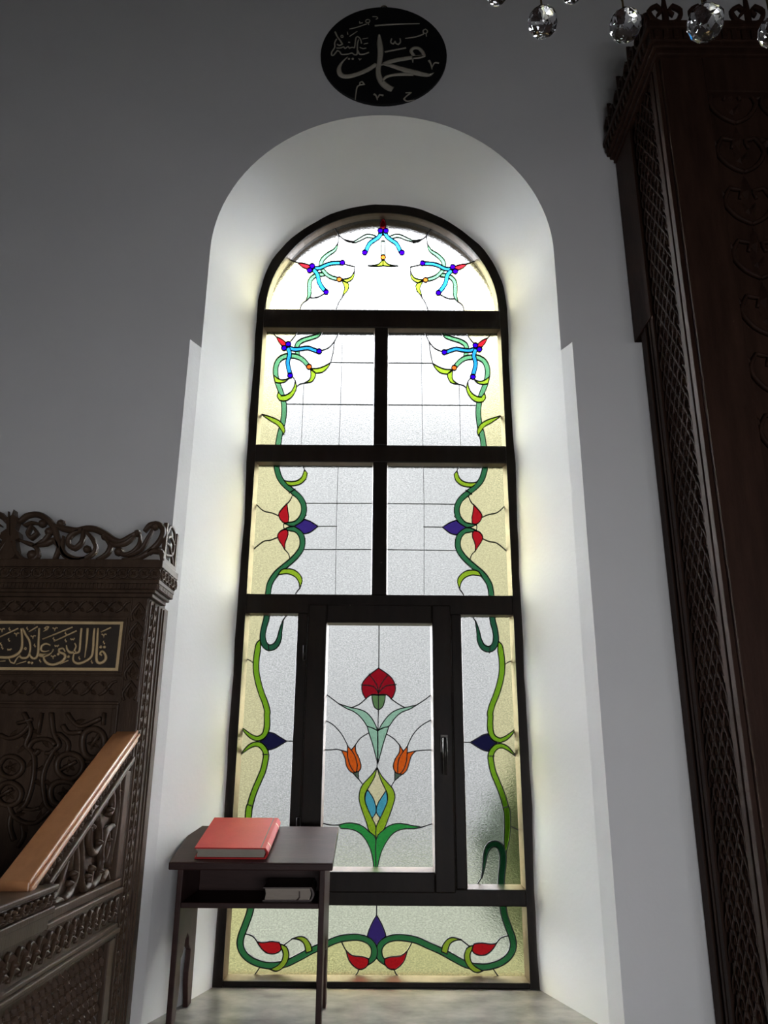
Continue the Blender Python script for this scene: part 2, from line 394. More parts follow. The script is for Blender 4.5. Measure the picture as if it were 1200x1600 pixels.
# casement sash standing a little proud
sash = MB()
S0, S1 = GY - .014, GY + .06
for (x0, x1, z0, z1) in ((-.297, -.219, .318, 1.412), (.219, .297, .318, 1.412), (-.219, .219, 1.336, 1.412), (-.219, .219, .318, .390)): sash.box(x0, x1, S0, S1, z0, z1)
sash = wpart(sash, 'casement_sash', M['frame'], .005)
hb = MB(); hz = .797 + .0
hp = at_y(694, 1175, S0)
hb.box(hp.x - .014, hp.x + .014, S0 - .012, S0, hp.z - .0, hp.z + .065)
hb.tube3([(hp.x, S0 - .012, hp.z + .045), (hp.x, S0 - .045, hp.z + .045)], .010)
hb.tube3([(hp.x, S0 - .045, hp.z + .052), (hp.x, S0 - .047, hp.z + .0), (hp.x, S0 - .045, hp.z - .085)], [.010, .0095, .008])
h = hb.build('window_handle', M['handle']); h.parent = sash
for z in (1.21, .55):
    hb = MB(); hb.tube3([(-.306, S0 - .006, z - .03), (-.306, S0 - .006, z + .03)], .007); o = hb.build('hinge', M['handle']); o.parent = sash

# glazing beads: sloping strips round every opening
def bead(x0, x1, z0, z1, il=.012, ir=.012, ib=.013, it=.005, y0=None, y1=None):
    y0 = F0 + .006 if y0 is None else y0; y1 = F0 + .036 if y1 is None else y1
    bb = MB()
    O = [(x0, z0), (x1, z0), (x1, z1), (x0, z1)]; I = [(x0 + il, z0 + ib), (x1 - ir, z0 + ib), (x1 - ir, z1 - it), (x0 + il, z1 - it)]
    for i in range(4):
        j = (i + 1) % 4
        bb.add([(O[i][0], y0, O[i][1]), (O[j][0], y0, O[j][1]), (I[j][0], y1, I[j][1]), (I[i][0], y1, I[i][1]), (O[i][0], y1, O[i][1]), (O[j][0], y1, O[j][1])],
               [(0, 1, 2, 3), (3, 2, 5, 4), (0, 4, 5, 1), (0, 3, 4), (1, 5, 2)])
    wpart(bb, 'glazing_bead', M['bead'], 0)
    return (x0 + il - .006, x1 - ir + .006, z0 + ib - .006, z1 - it + .006)

GP = GY + .038                                     # room side of the glass
GT = .005
def crop(x0, y0, s):
    def f(pts): 
        out = []
        for p in pts:
            w = at_y(x0 + p[0] / s, y0 + p[1] / s, GP); out.append((w.x, w.z))
        return out
    return f
class Design:
    def __init__(s): s.pieces = []; s.lines = []; s.seeds = []
    def poly(s, c, col, pts, smooth=True): s.pieces.append((c(catmull(pts, True, 3) if smooth else pts), col))
    def rib(s, c, col, pts, ws):
        q = catmull(with_w(pts, ws), n=4, corner=80); L, R = ribbon_sides(q); s.pieces.append((c(L + R[::-1]), col))
    def dot(s, c, col, x, y, r): s.pieces.append((c([(x + r * math.cos(2 * math.pi * k / 12), y + r * math.sin(2 * math.pi * k / 12)) for k in range(12)]), col))
    def line(s, c, *pts, thin=False): s.lines.append((c(catmull(list(pts), n=3, corner=70)), thin))
    def seed(s, c, col, *pts): s.seeds += [(p, col) for p in c(list(pts))]
    def mirror(s):
        d = Design(); mx = lambda P: [(-p[0], p[1]) for p in P]
        d.pieces = [(mx(p), c) for p, c in s.pieces]; d.lines = [(mx(p), t) for p, t in s.lines]; d.seeds = [((-p[0], p[1]), c) for p, c in s.seeds]
        return d
    def __add__(s, o):
        d = Design(); d.pieces = s.pieces + o.pieces; d.lines = s.lines + o.lines; d.seeds = s.seeds + o.seeds; return d

def inside(p, poly):
    c = False; n = len(poly); x, y = p
    for i in range(n):
        x1, y1 = poly[i]; x2, y2 = poly[(i + 1) % n]
        if (y1 > y) != (y2 > y) and x < (x2 - x1) * (y - y1) / (y2 - y1) + x1: c = not c
    return c

def build_panel(outline, D, default='clear'):
    V = []; Ed = []; Fc = []; thinflag = []
    def chain(P, closed):
        o = len(V); V.extend(Vector(p) for p in P); return list(range(o, len(V)))
    for P, thin in D.lines:
        ids = chain(P, False)
        for a, c in zip(ids, ids[1:]): Ed.append((a, c)); thinflag.append(thin)
    nline = len(Ed)
    polys = [outline] + [p for p, c in D.pieces]
    for P in polys:
        ids = chain(P, True)
        for a, c in zip(ids, ids[1:] + ids[:1]): Ed.append((a, c)); thinflag.append(False)
    vs, es, fs, ov, oe, of = delaunay_2d_cdt(V, Ed, [], 0, 2e-5)
    vs = [(v.x, v.y) for v in vs]
    emap = {}
    for (a, c), o in zip(es, oe): emap[(min(a, c), max(a, c))] = o
    tris = []; owner = []
    for f in fs:
        cx = sum(vs[i][0] for i in f) / 3; cz = sum(vs[i][1] for i in f) / 3
        if not inside((cx, cz), outline): continue
        ow = -1
        for k in range(len(D.pieces) - 1, -1, -1):
            if inside((cx, cz), D.pieces[k][0]): ow = k; break
        tris.append(f); owner.append(ow)
    par = list(range(len(tris)))
    def find(i):
        while par[i] != i: par[i] = par[par[i]]; i = par[i]
        return i
    et = {}
    for ti, f in enumerate(tris):
        for k in range(3):
            a, c = f[k], f[(k + 1) % 3]; et.setdefault((min(a, c), max(a, c)), []).append(ti)
    def blocked(e, t1, t2):
        if owner[t1] != owner[t2]: return True
        o = emap.get(e, [])
        if owner[t1] == -1: return len(o) > 0
        return any(i < nline for i in o)
    for e, ts in et.items():
        if len(ts) == 2 and not blocked(e, *ts): par[find(ts[0])] = find(ts[1])
    def tarea(f):
        (x1, y1), (x2, y2), (x3, y3) = (vs[i] for i in f); return abs((x2 - x1) * (y3 - y1) - (x3 - x1) * (y2 - y1)) / 2
    # slivers join the neighbour they share most border with
    for _ in range(3):
        area = {}; nb = {}
        for i, f in enumerate(tris): r = find(i); area[r] = area.get(r, 0) + tarea(f)
        for e, ts in et.items():
            if len(ts) == 2:
                a, c = find(ts[0]), find(ts[1])
                if a != c:
                    L = math.dist(vs[e[0]], vs[e[1]])
                    nb.setdefault(a, {}); nb[a][c] = nb[a].get(c, 0) + L; nb.setdefault(c, {}); nb[c][a] = nb[c].get(a, 0) + L
        for r, a in sorted(area.items(), key=lambda q: q[1]):
            if a < 2.2e-5 and find(r) == r and r in nb:
                t = find(max(nb[r], key=lambda q: nb[r][q]))
                if t != r: par[r] = t
    regs = {}
    for i in range(len(tris)): regs.setdefault(find(i), []).append(i)
    colour = {}
    for r, tl in regs.items():
        cnt = {}
        for i in tl: cnt[owner[i]] = cnt.get(owner[i], 0) + tarea(tris[i])
        ow = max(cnt, key=cnt.get); colour[r] = D.pieces[ow][1] if ow >= 0 else None
    def tri_in(p, f):
        return inside(p, [vs[i] for i in f])
    for p, c in D.seeds:
        for i, f in enumerate(tris):
            if tri_in(p, f):
                if colour[find(i)] is None: colour[find(i)] = c
                break
    # lead came network
    lead = MB()
    for (a, c), ts in et.items():
        o = emap.get((a, c), [])
        free = len(ts) == 2 and owner[ts[0]] == -1 and owner[ts[1]] == -1 and any(i < nline for i in o)
        if len(ts) != 2 or (find(ts[0]) == find(ts[1]) and not free): continue
        thin = bool(o) and all(i < nline and thinflag[i] for i in o)
        w = .0011 if thin else .0021
        p, q = Vector(vs[a]), Vector(vs[c]); d = q - p
        if d.length < 1e-6: continue
        d.normalize(); p = p - d * w * .8; q = q + d * w * .8; n = Vector((-d.y, d.x)) * w
        k = [(p - n), (q - n), (q + n), (p + n)]
        lead.hexa([(v.x, GP - .0022, v.y) for v in k], [(v.x, GP + GT + .0015, v.y) for v in k])
    if not lead.v: lead.box(outline[0][0], outline[0][0] + .002, GP, GP + GT, outline[0][1], outline[0][1] + .002)
    lo = wpart(lead, 'leaded_panel', M['lead'], 0, fix=False)
    for r, tl in regs.items():
        idx = {}; pv = []
        for i in tl:
            for v in tris[i]:
                if v not in idx: idx[v] = len(pv); pv.append(vs[v])
        m = len(pv); bb = MB(); faces = []
        for i in tl:
            f = [idx[v] for v in tris[i]]; faces.append(tuple(f)); faces.append(tuple(m + v for v in reversed(f)))
        s_ = set(tl)
        for i in tl:
            f = tris[i]
            for k in range(3):
                a, c = f[k], f[(k + 1) % 3]
                ts = et[(min(a, c), max(a, c))]
                if len([t for t in ts if find(t) == r]) == 1: faces.append((idx[c], idx[a], m + idx[a], m + idx[c]))
        bb.add([(x, GP, z) for x, z in pv] + [(x, GP + GT, z) for x, z in pv], faces)
        g = bb.build('glass_piece', G[colour[r] or default]); g.parent = lo
    return len(regs)

# --- arch light
cA, cB = crop(400, 330, 6), crop(540, 330, 10)
fl = Design()
fl.rib(cA, 'mgreen', [(610, 515), (612, 480), (630, 445), (680, 400), (740, 360), (768, 300)], [36, 36, 36, 34, 26, 3])
fl.rib(cA, 'mgreen', [(640, 590), (560, 600), (508, 650), (500, 720), (498, 790), (470, 840)], [34, 36, 36, 36, 30, 3])
fl.rib(cA, 'mgreen', [(612, 535), (660, 590), (710, 620), (770, 636)], 33)
fl.poly(cA, 'lgreen', [(800, 635), (850, 632), (895, 610), (922, 560), (918, 610), (895, 645), (850, 668)])
fl.poly(cA, 'lgreen', [(800, 648), (850, 668), (870, 695), (860, 740), (830, 775), (808, 810), (820, 760), (832, 720), (818, 680)])
fl.rib(cA, 'blue', [(530, 535), (600, 530), (660, 502), (720, 486), (795, 484)], 33)
fl.rib(cA, 'blue', [(535, 545), (575, 590), (590, 660), (620, 715), (652, 750)], 36)
fl.poly(cA, 'red', [(392, 482), (440, 486), (505, 506), (522, 525), (495, 545), (470, 538), (430, 520)])
for x, y, r in ((527, 513, 24), (502, 553, 24), (810, 481, 23), (657, 757, 23)): fl.dot(cA, 'royal', x, y, r)
fl.dot(cA, 'orange', 780, 638, 23)
fl.line(cA, (775, 190), (776, 250), (768, 302)); fl.line(cA, (471, 838), (425, 880), (405, 980), (400, 1100)); fl.line(cA, (809, 808), (775, 860), (735, 980), (730, 1100))
fl.line(cA, (120, 385), (265, 435), (394, 483)); fl.line(cA, (650, 5), (712, 110), (770, 215), (800, 245), (850, 280), (905, 290))
fl.line(cA, (500, 810), (570, 808), (645, 770)); fl.line(cA, (920, 562), (925, 520), (810, 490))
fl.seed(cA, 'yellow', (150, 800), (300, 700), (200, 560))
tf = Design()
tf.rib(cB, 'teal', [(500, 420), (400, 388), (320, 388), (240, 428), (170, 465), (110, 480), (-30, 440)], [40, 52, 50, 45, 34, 18, 4])
tf.rib(cB, 'teal', [(670, 420), (770, 388), (850, 388), (930, 422), (1000, 448), (1060, 465), (1200, 440)], [40, 52, 50, 45, 34, 18, 4])
tf.rib(cB, 'teal', [(585, 465), (585, 690)], 58)
tf.poly(cB, 'lgreen', [(583, 745), (583, 850), (520, 858), (440, 862), (350, 850), (450, 843), (530, 815)])
tf.poly(cB, 'lgreen', [(587, 745), (650, 815), (720, 843), (820, 852), (730, 862), (650, 858), (587, 850)])
tf.rib(cB, 'blue', [(562, 320), (520, 400), (450, 450), (380, 500), (340, 570), (315, 630)], 58)
tf.rib(cB, 'blue', [(608, 320), (650, 400), (715, 450), (787, 500), (830, 570), (858, 630)], 58)
tf.poly(cB, 'red', [(586, 118), (610, 145), (630, 200), (625, 265), (586, 300), (545, 265), (540, 200), (562, 145)])
for x, y in ((543, 303), (630, 303), (298, 643), (880, 645)): tf.dot(cB, 'royal', x, y, 39)
tf.dot(cB, 'orange', 586, 718, 40)
tf.line(cB, (588, -30), (586, 120)); tf.line(cB, (585, 320), (585, 470))
R2 = RI - .006
ocirc = [(-R2 * math.cos(math.pi * i / 40), SPW - .005 + R2 * math.sin(math.pi * i / 40)) for i in range(41)]
b = MB()
for i in range(40):
    t0, t1 = math.pi * i / 40, math.pi * (i + 1) / 40; zc = SPW - .005
    P = lambda r, t, y: (-r * math.cos(t), y, zc + r * math.sin(t))
    b.add([P(RI, t0, F0 + .006), P(RI, t1, F0 + .006), P(RI - .012, t1, F0 + .036), P(RI - .012, t0, F0 + .036), P(RI, t0, F0 + .036), P(RI, t1, F0 + .036)],
          [(0, 1, 2, 3), (3, 2, 5, 4)], True)
b.box(-RI, RI, F0 + .008, F0 + .036, 2.834, 2.842)
wpart(b, 'glazing_bead', M['bead'], 0)
build_panel([(R2, 2.834), (-R2, 2.834)] + ocirc[1:-1] if False else [(-R2, 2.834)] + ocirc + [(R2, 2.834)], fl + fl.mirror() + tf)

# --- upper pair
cC = crop(395, 505, 6); d = Design()
d.rib(cC, 'mgreen', [(412, 240), (415, 215), (432, 183), (480, 155), (550, 135), (615, 110), (652, 60), (662, 10)], [40, 40, 40, 38, 36, 30, 10, 3])
d.rib(cC, 'mgreen', [(412, 235), (425, 325)], 38)
d.rib(cC, 'mgreen', [(522, 402), (470, 345), (420, 315), (360, 305), (300, 310), (245, 345), (217, 410), (215, 480), (232, 560), (262, 640), (285, 720), (294, 790), (292, 860), (280, 940), (255, 1040), (240, 1130), (232, 1200)],
      [36, 40, 42, 44, 44, 44, 44, 44, 44, 44, 46, 46, 46, 46, 48, 50, 50])
d.poly(cC, 'lgreen', [(194, 485), (240, 520), (290, 530), (342, 514), (300, 550), (250, 560), (208, 552)])
d.poly(cC, 'lgreen', [(240, 645), (228, 685), (250, 722), (300, 728), (350, 705), (392, 655), (410, 600), (398, 538), (388, 590), (360, 640), (310, 672), (265, 678)])
d.poly(cC, 'lgreen', [(76, 850), (140, 868), (220, 898), (275, 940), (302, 1000), (290, 1042), (265, 1000), (230, 955), (160, 912)])
d.poly(cC, 'lgreen', [(545, 424), (610, 422), (670, 402), (732, 368), (700, 420), (650, 460), (590, 468)])
d.poly(cC, 'lgreen', [(540, 432), (590, 468), (582, 510), (550, 550), (483, 562), (530, 530), (545, 490)])
d.rib(cC, 'blue', [(320, 220), (380, 243), (450, 240), (510, 231), (560, 245), (612, 266)], 35)
d.rib(cC, 'blue', [(325, 225), (345, 290), (328, 360), (335, 420), (352, 480)], 36)
d.poly(cC, 'red', [(220, 126), (265, 145), (305, 178), (320, 200), (295, 220), (270, 208), (240, 170)])
for x, y in ((332, 195), (293, 232), (622, 263), (350, 490)): d.dot(cC, 'royal', x, y, 24)
d.dot(cC, 'orange', 527, 408, 24)
d.line(cC, (60, 30), (115, 55), (180, 85), (222, 130)); d.line(cC, (345, 180), (395, 120), (415, 75), (420, 0)); d.line(cC, (640, 258), (710, 230), (765, 170), (800, 100), (835, 0))
d.line(cC, (765, 170), (755, 260), (735, 350), (730, 370)); d.line(cC, (365, 495), (385, 520), (398, 540)); d.line(cC, (485, 561), (440, 572), (408, 600))
d.line(cC, (844, 0), (825, 700), (806, 1200), thin=True); d.line(cC, (479, 562), (470, 760), (453, 1200), thin=True)
d.line(cC, (731, 367), (1180, 371), thin=True); d.line(cC, (300, 757), (1180, 765), thin=True); d.line(cC, (30, 835), (78, 851))
d.seed(cC, 'yellow', (320, 90), (130, 300), (130, 1050), (110, 800), (160, 700))
for s in (-1, 1):
    x0, x1 = (-HI, -.034) if s < 0 else (.029, HI)
    r = bead(x0, x1, 2.141, 2.741, *((.012, .004) if s < 0 else (.004, .012)), .006, .005)
    build_panel([(r[0], r[2]), (r[1], r[2]), (r[1], r[3]), (r[0], r[3])], d if s < 0 else d.mirror())

# --- middle pair
cD = crop(380, 715, 5.714); d = Design()
d.rib(cD, 'dgreen', [(290, -20), (297, 80), (325, 180), (375, 245), (440, 300), (500, 352), (535, 410), (543, 470), (525, 530), (480, 580), (430, 594), (365, 582)], [46] * 9 + [44, 38, 5])
d.rib(cD, 'dgreen', [(365, 642), (420, 635), (475, 646), (515, 690), (530, 750), (520, 810), (480, 870), (430, 920), (370, 970), (300, 1030), (250, 1100), (230, 1160), (215, 1280)], [5, 38, 44] + [46] * 10)
d.poly(cD, 'lgreen', [(365, 205), (420, 213), (480, 205), (525, 170), (547, 108), (572, 140), (560, 190), (510, 235), (450, 250), (403, 246)])
d.poly(cD, 'lgreen', [(310, 1045), (345, 1000), (400, 992), (460, 1005), (510, 1050), (527, 1100), (505, 1168), (495, 1110), (460, 1062), (400, 1037), (350, 1040)])
d.poly(cD, 'red', [(392, 408), (398, 470), (407, 530), (402, 578), (365, 582), (330, 550), (317, 505), (340, 465)])
d.poly(cD, 'red', [(372, 824), (345, 780), (315, 730), (309, 690), (340, 650), (385, 640), (401, 670), (395, 710), (375, 760)])
d.poly(cD, 'purple', [(455, 612), (510, 580), (545, 550), (600, 570), (668, 613), (600, 665), (540, 682), (505, 645)])
d.line(cD, (445, 325), (420, 380), (392, 410)); d.line(cD, (60, 385), (110, 412), (180, 475), (260, 495), (318, 521)); d.line(cD, (311, 710), (240, 738), (180, 748), (90, 820), (40, 870))
d.line(cD, (372, 822), (405, 860), (420, 915)); d.line(cD, (505, 0), (522, 45), (548, 112)); d.line(cD, (506, 1166), (472, 1210), (455, 1280))
d.line(cD, (851, -20), (838, 408), (832, 612), (823, 1280), thin=True); d.line(cD, (545, 407), (1200, 408), thin=True); d.line(cD, (530, 820), (1200, 820), thin=True); d.line(cD, (660, 613), (838, 612), thin=True)
for p, q in (((410, 315), (465, 280)), ((515, 505), (565, 515)), ((505, 720), (555, 725)), ((385, 930), (415, 965))): d.line(cD, p, q)
d.line(cD, (366, 582), (362, 612), (366, 642)); d.line(cD, (440, 605), (440, 625))
d.seed(cD, 'yellow', (200, 200), (150, 610), (150, 1000), (460, 480), (440, 760), (340, 615), (390, 612))
for s in (-1, 1):
    x0, x1 = (-HI, -.034) if s < 0 else (.029, HI)
    r = bead(x0, x1, 1.458, 2.058, *((.013, .004) if s < 0 else (.004, .013)), .006, .005)
    build_panel([(r[0], r[2]), (r[1], r[2]), (r[1], r[3]), (r[0], r[3])], d if s < 0 else d.mirror())

# --- side strips (left traced; its lower hook as on the right strip)
cE, cF, cG = crop(365, 950, 8.889), crop(355, 1110, 8.889), crop(710, 1165, 6.4)
_dx = cF([(300, 1400)])[0][0] + cG([(551, 660)])[0][0]
mG = lambda pts: [(-p[0] + _dx, p[1]) for p in cG(pts)]
d = Design()
upper = [(345, 500), (335, 580), (320, 680), (312, 800), (318, 900), (345, 1040), (390, 1190), (440, 1320), (470, 1440)]
toF = lambda x, y: ((365 + x / 8.889 - 355) * 8.889, (950 + y / 8.889 - 1110) * 8.889)
d.rib(cF, 'vine', [toF(370, 440)] + [toF(*p) for p in upper] + [(552, 60), (556, 160), (548, 250), (520, 330), (470, 375), (410, 390), (340, 365), (270, 310), (180, 215)],
      [6, 60] + [78] * 8 + [76, 78, 76, 70, 66, 62, 56, 40, 3])
d.rib(cF, 'vine', [(165, 632), (240, 560), (310, 500), (390, 468), (460, 482), (515, 540), (540, 610), (530, 700), (500, 830), (450, 950), (390, 1090), (340, 1230), (300, 1400)], [3, 26, 50, 60, 70, 72] + [76] * 7)
d.pieces[-1] = (d.pieces[-1][0], 'vine')
d.rib(mG, 'vine', [(540, 615), (551, 660), (557, 780), (553, 880), (545, 970), (538, 1075)], [60, 62, 62, 58, 46, 10])
d.rib(cE, 'hook', [(475, -20), (455, 150), (425, 260), (405, 380), (415, 470), (455, 535), (520, 550), (590, 510), (635, 420), (650, 330), (670, 240), (692, 160)], [76, 76, 72, 74, 80, 80, 78, 72, 60, 44, 26, 4])
d.rib(mG, 'hook', [(490, 1480), (500, 1300), (512, 1180), (510, 1080), (480, 1005), (425, 982), (370, 1010), (340, 1080), (328, 1160), (315, 1250), (300, 1320)], [62, 62, 64, 64, 62, 62, 54, 40, 30, 17, 4])
d.poly(cF, 'navy', [(455, 430), (520, 385), (575, 303), (650, 320), (740, 375), (825, 426), (740, 480), (650, 530), (568, 550), (530, 490)])
d.line(cE, (692, 162), (765, 60), (800, -20)); d.line(cF, (820, 426), (910, 427), (980, 427)); d.line(cE, (70, 735), (110, 720), (200, 715), (280, 765)); d.line(mG, (580, 800), (680, 850), (740, 860)); d.line(mG, (301, 1318), (265, 1378), (240, 1460))
d.line(cE, (310, 1068), (375, 1055)); d.line(cF, (510, 250), (590, 262)); d.line(cF, (490, 612), (580, 612)); d.line(cF, (300, 1240), (380, 1255)); d.line(cE, (485, 500), (490, 600)); d.line(cF, (180, 216), (100, 140)); d.line(cF, (166, 630), (90, 700)); d.line(cF, (430, 405), (430, 460))
d.seed(cE, 'yellow', (220, 300), (180, 1000), (300, 560)); d.seed(cF, 'yellow', (230, 425), (300, 800), (330, 425)); d.seed(mG, 'yellow', (610, 600), (610, 1250))
for s in (-1, 1):
    x0, x1 = (-HI, -.342) if s < 0 else (.342, HI)
    r = bead(x0, x1, .330, 1.376, *((.013, .004) if s < 0 else (.004, .013)), .014, .004)
    build_panel([(r[0], r[2]), (r[1], r[2]), (r[1], r[3]), (r[0], r[3])], d if s < 0 else d.mirror())

# --- casement light
cH, cI = crop(495, 965, 6.316), crop(495, 1160, 6.316); d = Design()
d.poly(cH, 'crimson', [(610, 498), (700, 560), (755, 620), (777, 700), (757, 770), (735, 804), (700, 768), (655, 757), (610, 764), (560, 758), (515, 775), (483, 802), (455, 750), (444, 690), (460, 630), (520, 565)])
for L in ([(608, 770), (608, 745), (590, 660), (515, 555)], [(608, 745), (560, 680), (440, 664)], [(608, 745), (640, 650), (706, 562)], [(608, 745), (680, 675), (785, 660)]): d.line(cH, *L)
d.poly(cH, 'calyx', [(541, 764), (608, 766), (608, 910), (570, 885), (552, 830)]); d.poly(cH, 'calyx', [(608, 766), (677, 764), (668, 830), (645, 885), (608, 910)])
d.poly(cH, 'teal', [(600, 1114), (580, 1060), (540, 990), (480, 930), (400, 900), (340, 888), (215, 850), (290, 895), (360, 925), (420, 970), (470, 1030), (498, 1074), (545, 1088)])
d.poly(cH, 'teal', [(498, 1074), (550, 1090), (600, 1116), (601, 1440), (572, 1330), (545, 1230), (518, 1150)]); d.poly(cH, 'teal', [(603, 1116), (660, 1085), (712, 1072), (687, 1150), (660, 1230), (630, 1340), (603, 1440)])
d.poly(cH, 'teal', [(606, 1114), (640, 1055), (690, 985), (750, 930), (820, 900), (870, 888), (985, 863), (920, 902), (850, 928), (800, 962), (755, 1012), (712, 1072), (660, 1085)])
d.line(cH, (615, -30), (612, 500)); d.line(cH, (608, 905), (604, 1118)); d.line(cH, (218, 852), (150, 800), (90, 755), (20, 705)); d.line(cH, (980, 865), (1060, 815), (1125, 765), (1190, 715))
d.line(cH, (485, 800), (420, 855), (340, 890)); d.line(cH, (734, 802), (800, 850), (872, 890)); d.line(cH, (10, 985), (60, 1005), (150, 1050), (230, 1130), (280, 1210), (310, 1275)); d.line(cH, (518, 1135), (430, 1190), (378, 1262))
d.line(cH, (1190, 985), (1140, 1005), (1040, 1060), (960, 1140), (910, 1230), (892, 1280)); d.line(cH, (685, 1148), (760, 1195), (822, 1265))
d.poly(cI, 'orange', [(243, 78), (304, 95), (312, 170), (335, 240), (380, 306), (330, 287), (293, 230), (280, 160)])
d.poly(cI, 'orange', [(304, 36), (340, 75), (375, 130), (398, 210), (395, 270), (380, 306), (335, 240), (312, 170), (303, 95)])
d.poly(cI, 'orange', [(340, 75), (381, 26), (385, 90), (415, 150), (436, 230), (420, 280), (380, 306), (395, 270), (398, 210), (375, 130)])
d.poly(cI, 'sepal', [(358, 303), (412, 286), (412, 362), (385, 335)], False); d.line(cI, (410, 358), (462, 426)); d.line(cI, (-10, 60), (50, 70), (130, 75), (190, 68), (246, 79))
d.poly(cI, 'orange', [(818, 28), (855, 88), (815, 150), (800, 220), (798, 312), (770, 285), (754, 235), (775, 160), (813, 100)])
d.poly(cI, 'orange', [(895, 36), (892, 110), (885, 180), (860, 260), (820, 312), (798, 312), (800, 220), (815, 150), (855, 88)])
d.poly(cI, 'orange', [(892, 108), (920, 95), (978, 84), (935, 130), (912, 200), (890, 270), (850, 314), (820, 312), (860, 260), (885, 180)])
d.poly(cI, 'sepal', [(770, 292), (798, 308), (842, 314), (800, 350), (770, 374)], False); d.line(cI, (772, 370), (730, 440)); d.line(cI, (974, 86), (1040, 78), (1140, 75), (1200, 72))
d.line(cI, (595, 195), (595, 250))
d.poly(cI, 'lgreen', [(595, 245), (550, 310), (490, 375), (445, 430), (420, 500), (420, 580), (450, 680), (490, 790), (515, 872), (585, 962), (585, 840), (545, 745), (500, 650), (475, 570), (480, 500), (520, 430), (570, 340)])
d.poly(cI, 'lgreen', [(595, 245), (640, 330), (700, 400), (750, 460), (771, 540), (745, 640), (710, 740), (660, 862), (585, 962), (585, 840), (625, 745), (670, 650), (698, 570), (690, 490), (650, 410), (615, 320)])
d.poly(cI, 'sky', [(503, 470), (545, 530), (575, 600), (586, 684), (546, 748), (500, 650), (476, 570), (485, 500)]); d.poly(cI, 'sky', [(685, 475), (640, 540), (600, 610), (586, 684), (626, 748), (670, 652), (698, 570)])
d.poly(cI, 'leaf', [(215, 814), (300, 796), (380, 800), (450, 825), (515, 880), (585, 962), (585, 1250), (565, 1250), (545, 1110), (510, 1010), (460, 930), (400, 880), (330, 855), (240, 850)])
d.poly(cI, 'leaf', [(585, 962), (660, 862), (720, 820), (790, 800), (870, 806), (950, 822), (1045, 836), (960, 852), (880, 852), (800, 870), (730, 920), (670, 1010), (630, 1100), (595, 1250), (585, 1250)])
d.line(cI, (0, 775), (55, 795), (130, 815), (222, 814)); d.line(cI, (1035, 836), (1145, 800), (1200, 780)); d.line(cI, (584, 1240), (582, 1360))
d.seed(cI, 'cream', (597, 400), (600, 470), (585, 780), (585, 800), (585, 550))
r = bead(-.219, .219, .390, 1.336, .006, .006, .012, .004, y0=GY - .004, y1=GY + .036)
build_panel([(r[0], r[2]), (r[1], r[2]), (r[1], r[3]), (r[0], r[3])], d)

# --- bottom light
cK = crop(580, 1400, 4.286); d = Design()
d.rib(cK, 'dgreen', [(876, -20), (888, 110), (920, 210), (945, 280), (951, 340), (925, 400), (870, 445), (790, 472), (720, 475), (640, 460), (560, 420), (470, 370), (380, 330), (300, 295), (220, 280), (150, 280), (88, 303), (54, 350), (58, 410), (98, 452)],
      [42] * 12 + [42, 42, 42, 40, 40, 40, 40, 24])
d.poly(cK, 'olive', [(470, 372), (480, 330), (510, 290), (550, 278), (604, 293), (560, 299), (525, 325), (508, 388)])
d.poly(cK, 'red', [(675, 350), (690, 320), (740, 314), (800, 322), (838, 318), (810, 360), (770, 392), (720, 396), (685, 378)])
d.poly(cK, 'olive', [(682, 330), (640, 350), (624, 400), (635, 450), (670, 495), (710, 513), (748, 500), (700, 475), (670, 440), (662, 395), (676, 355)])
d.poly(cK, 'red', [(242, 366), (200, 400), (130, 408), (92, 420), (90, 450), (110, 480), (150, 493), (190, 470), (222, 430)])
d.line(cK, (240, 370), (255, 345), (272, 312)); d.line(cK, (153, 490), (165, 520), (190, 550), (205, 600)); d.line(cK, (600, 292), (630, 315), (660, 338)); d.line(cK, (834, 322), (870, 280), (935, 262)); d.line(cK, (815, 485), (845, 530), (870, 560), (890, 610))
d.seed(cK, 'yellow', (1000, 300), (930, 520), (400, 480), (130, 350), (550, 510), (780, 530), (230, 460), (40, 500))
pc = Design()
pc.poly(cK, 'purple', [(36, 128), (66, 180), (91, 240), (98, 270), (68, 296), (36, 345), (4, 296), (-26, 270), (-19, 240), (6, 180)]); pc.line(cK, (37, 0), (36, 130)); pc.line(cK, (36, 340), (36, 400))
dm = d.mirror()
sft = lambda P: [(p[0] - .0, p[1]) for p in P]
r = bead(-HI, HI, .021, .272, .013, .013, .014, .004)
build_panel([(r[0], r[2]), (r[1], r[2]), (r[1], r[3]), (r[0], r[3])], pc + d + dm)

# ------------------------------------------------------------------ carved pulpit on the left
PY, PX = 2.46, -.742                     # its front plane and right side plane
def Tf(u, v, w): return (u, PY - w, v)   # relief on the front
def Ts(u, v, w): return (PX + w, u, v)   # relief on the right side
pul = empty('carved_pulpit', (-1.2, 2.3, ZF))
def sub(bb, name, mat, part):
    o = bb.build(name, mat); o.parent = part; return o
def pp(bb, name, mat=None, bevel=0): return adopt(bb.build(name, mat or M['wood'], bevel=bevel), pul)
PL = -1.66
b = MB(); b.box(PL, PX, PY, LY - .004, ZF, 1.290); pp(b, 'back_panel', bevel=.003)
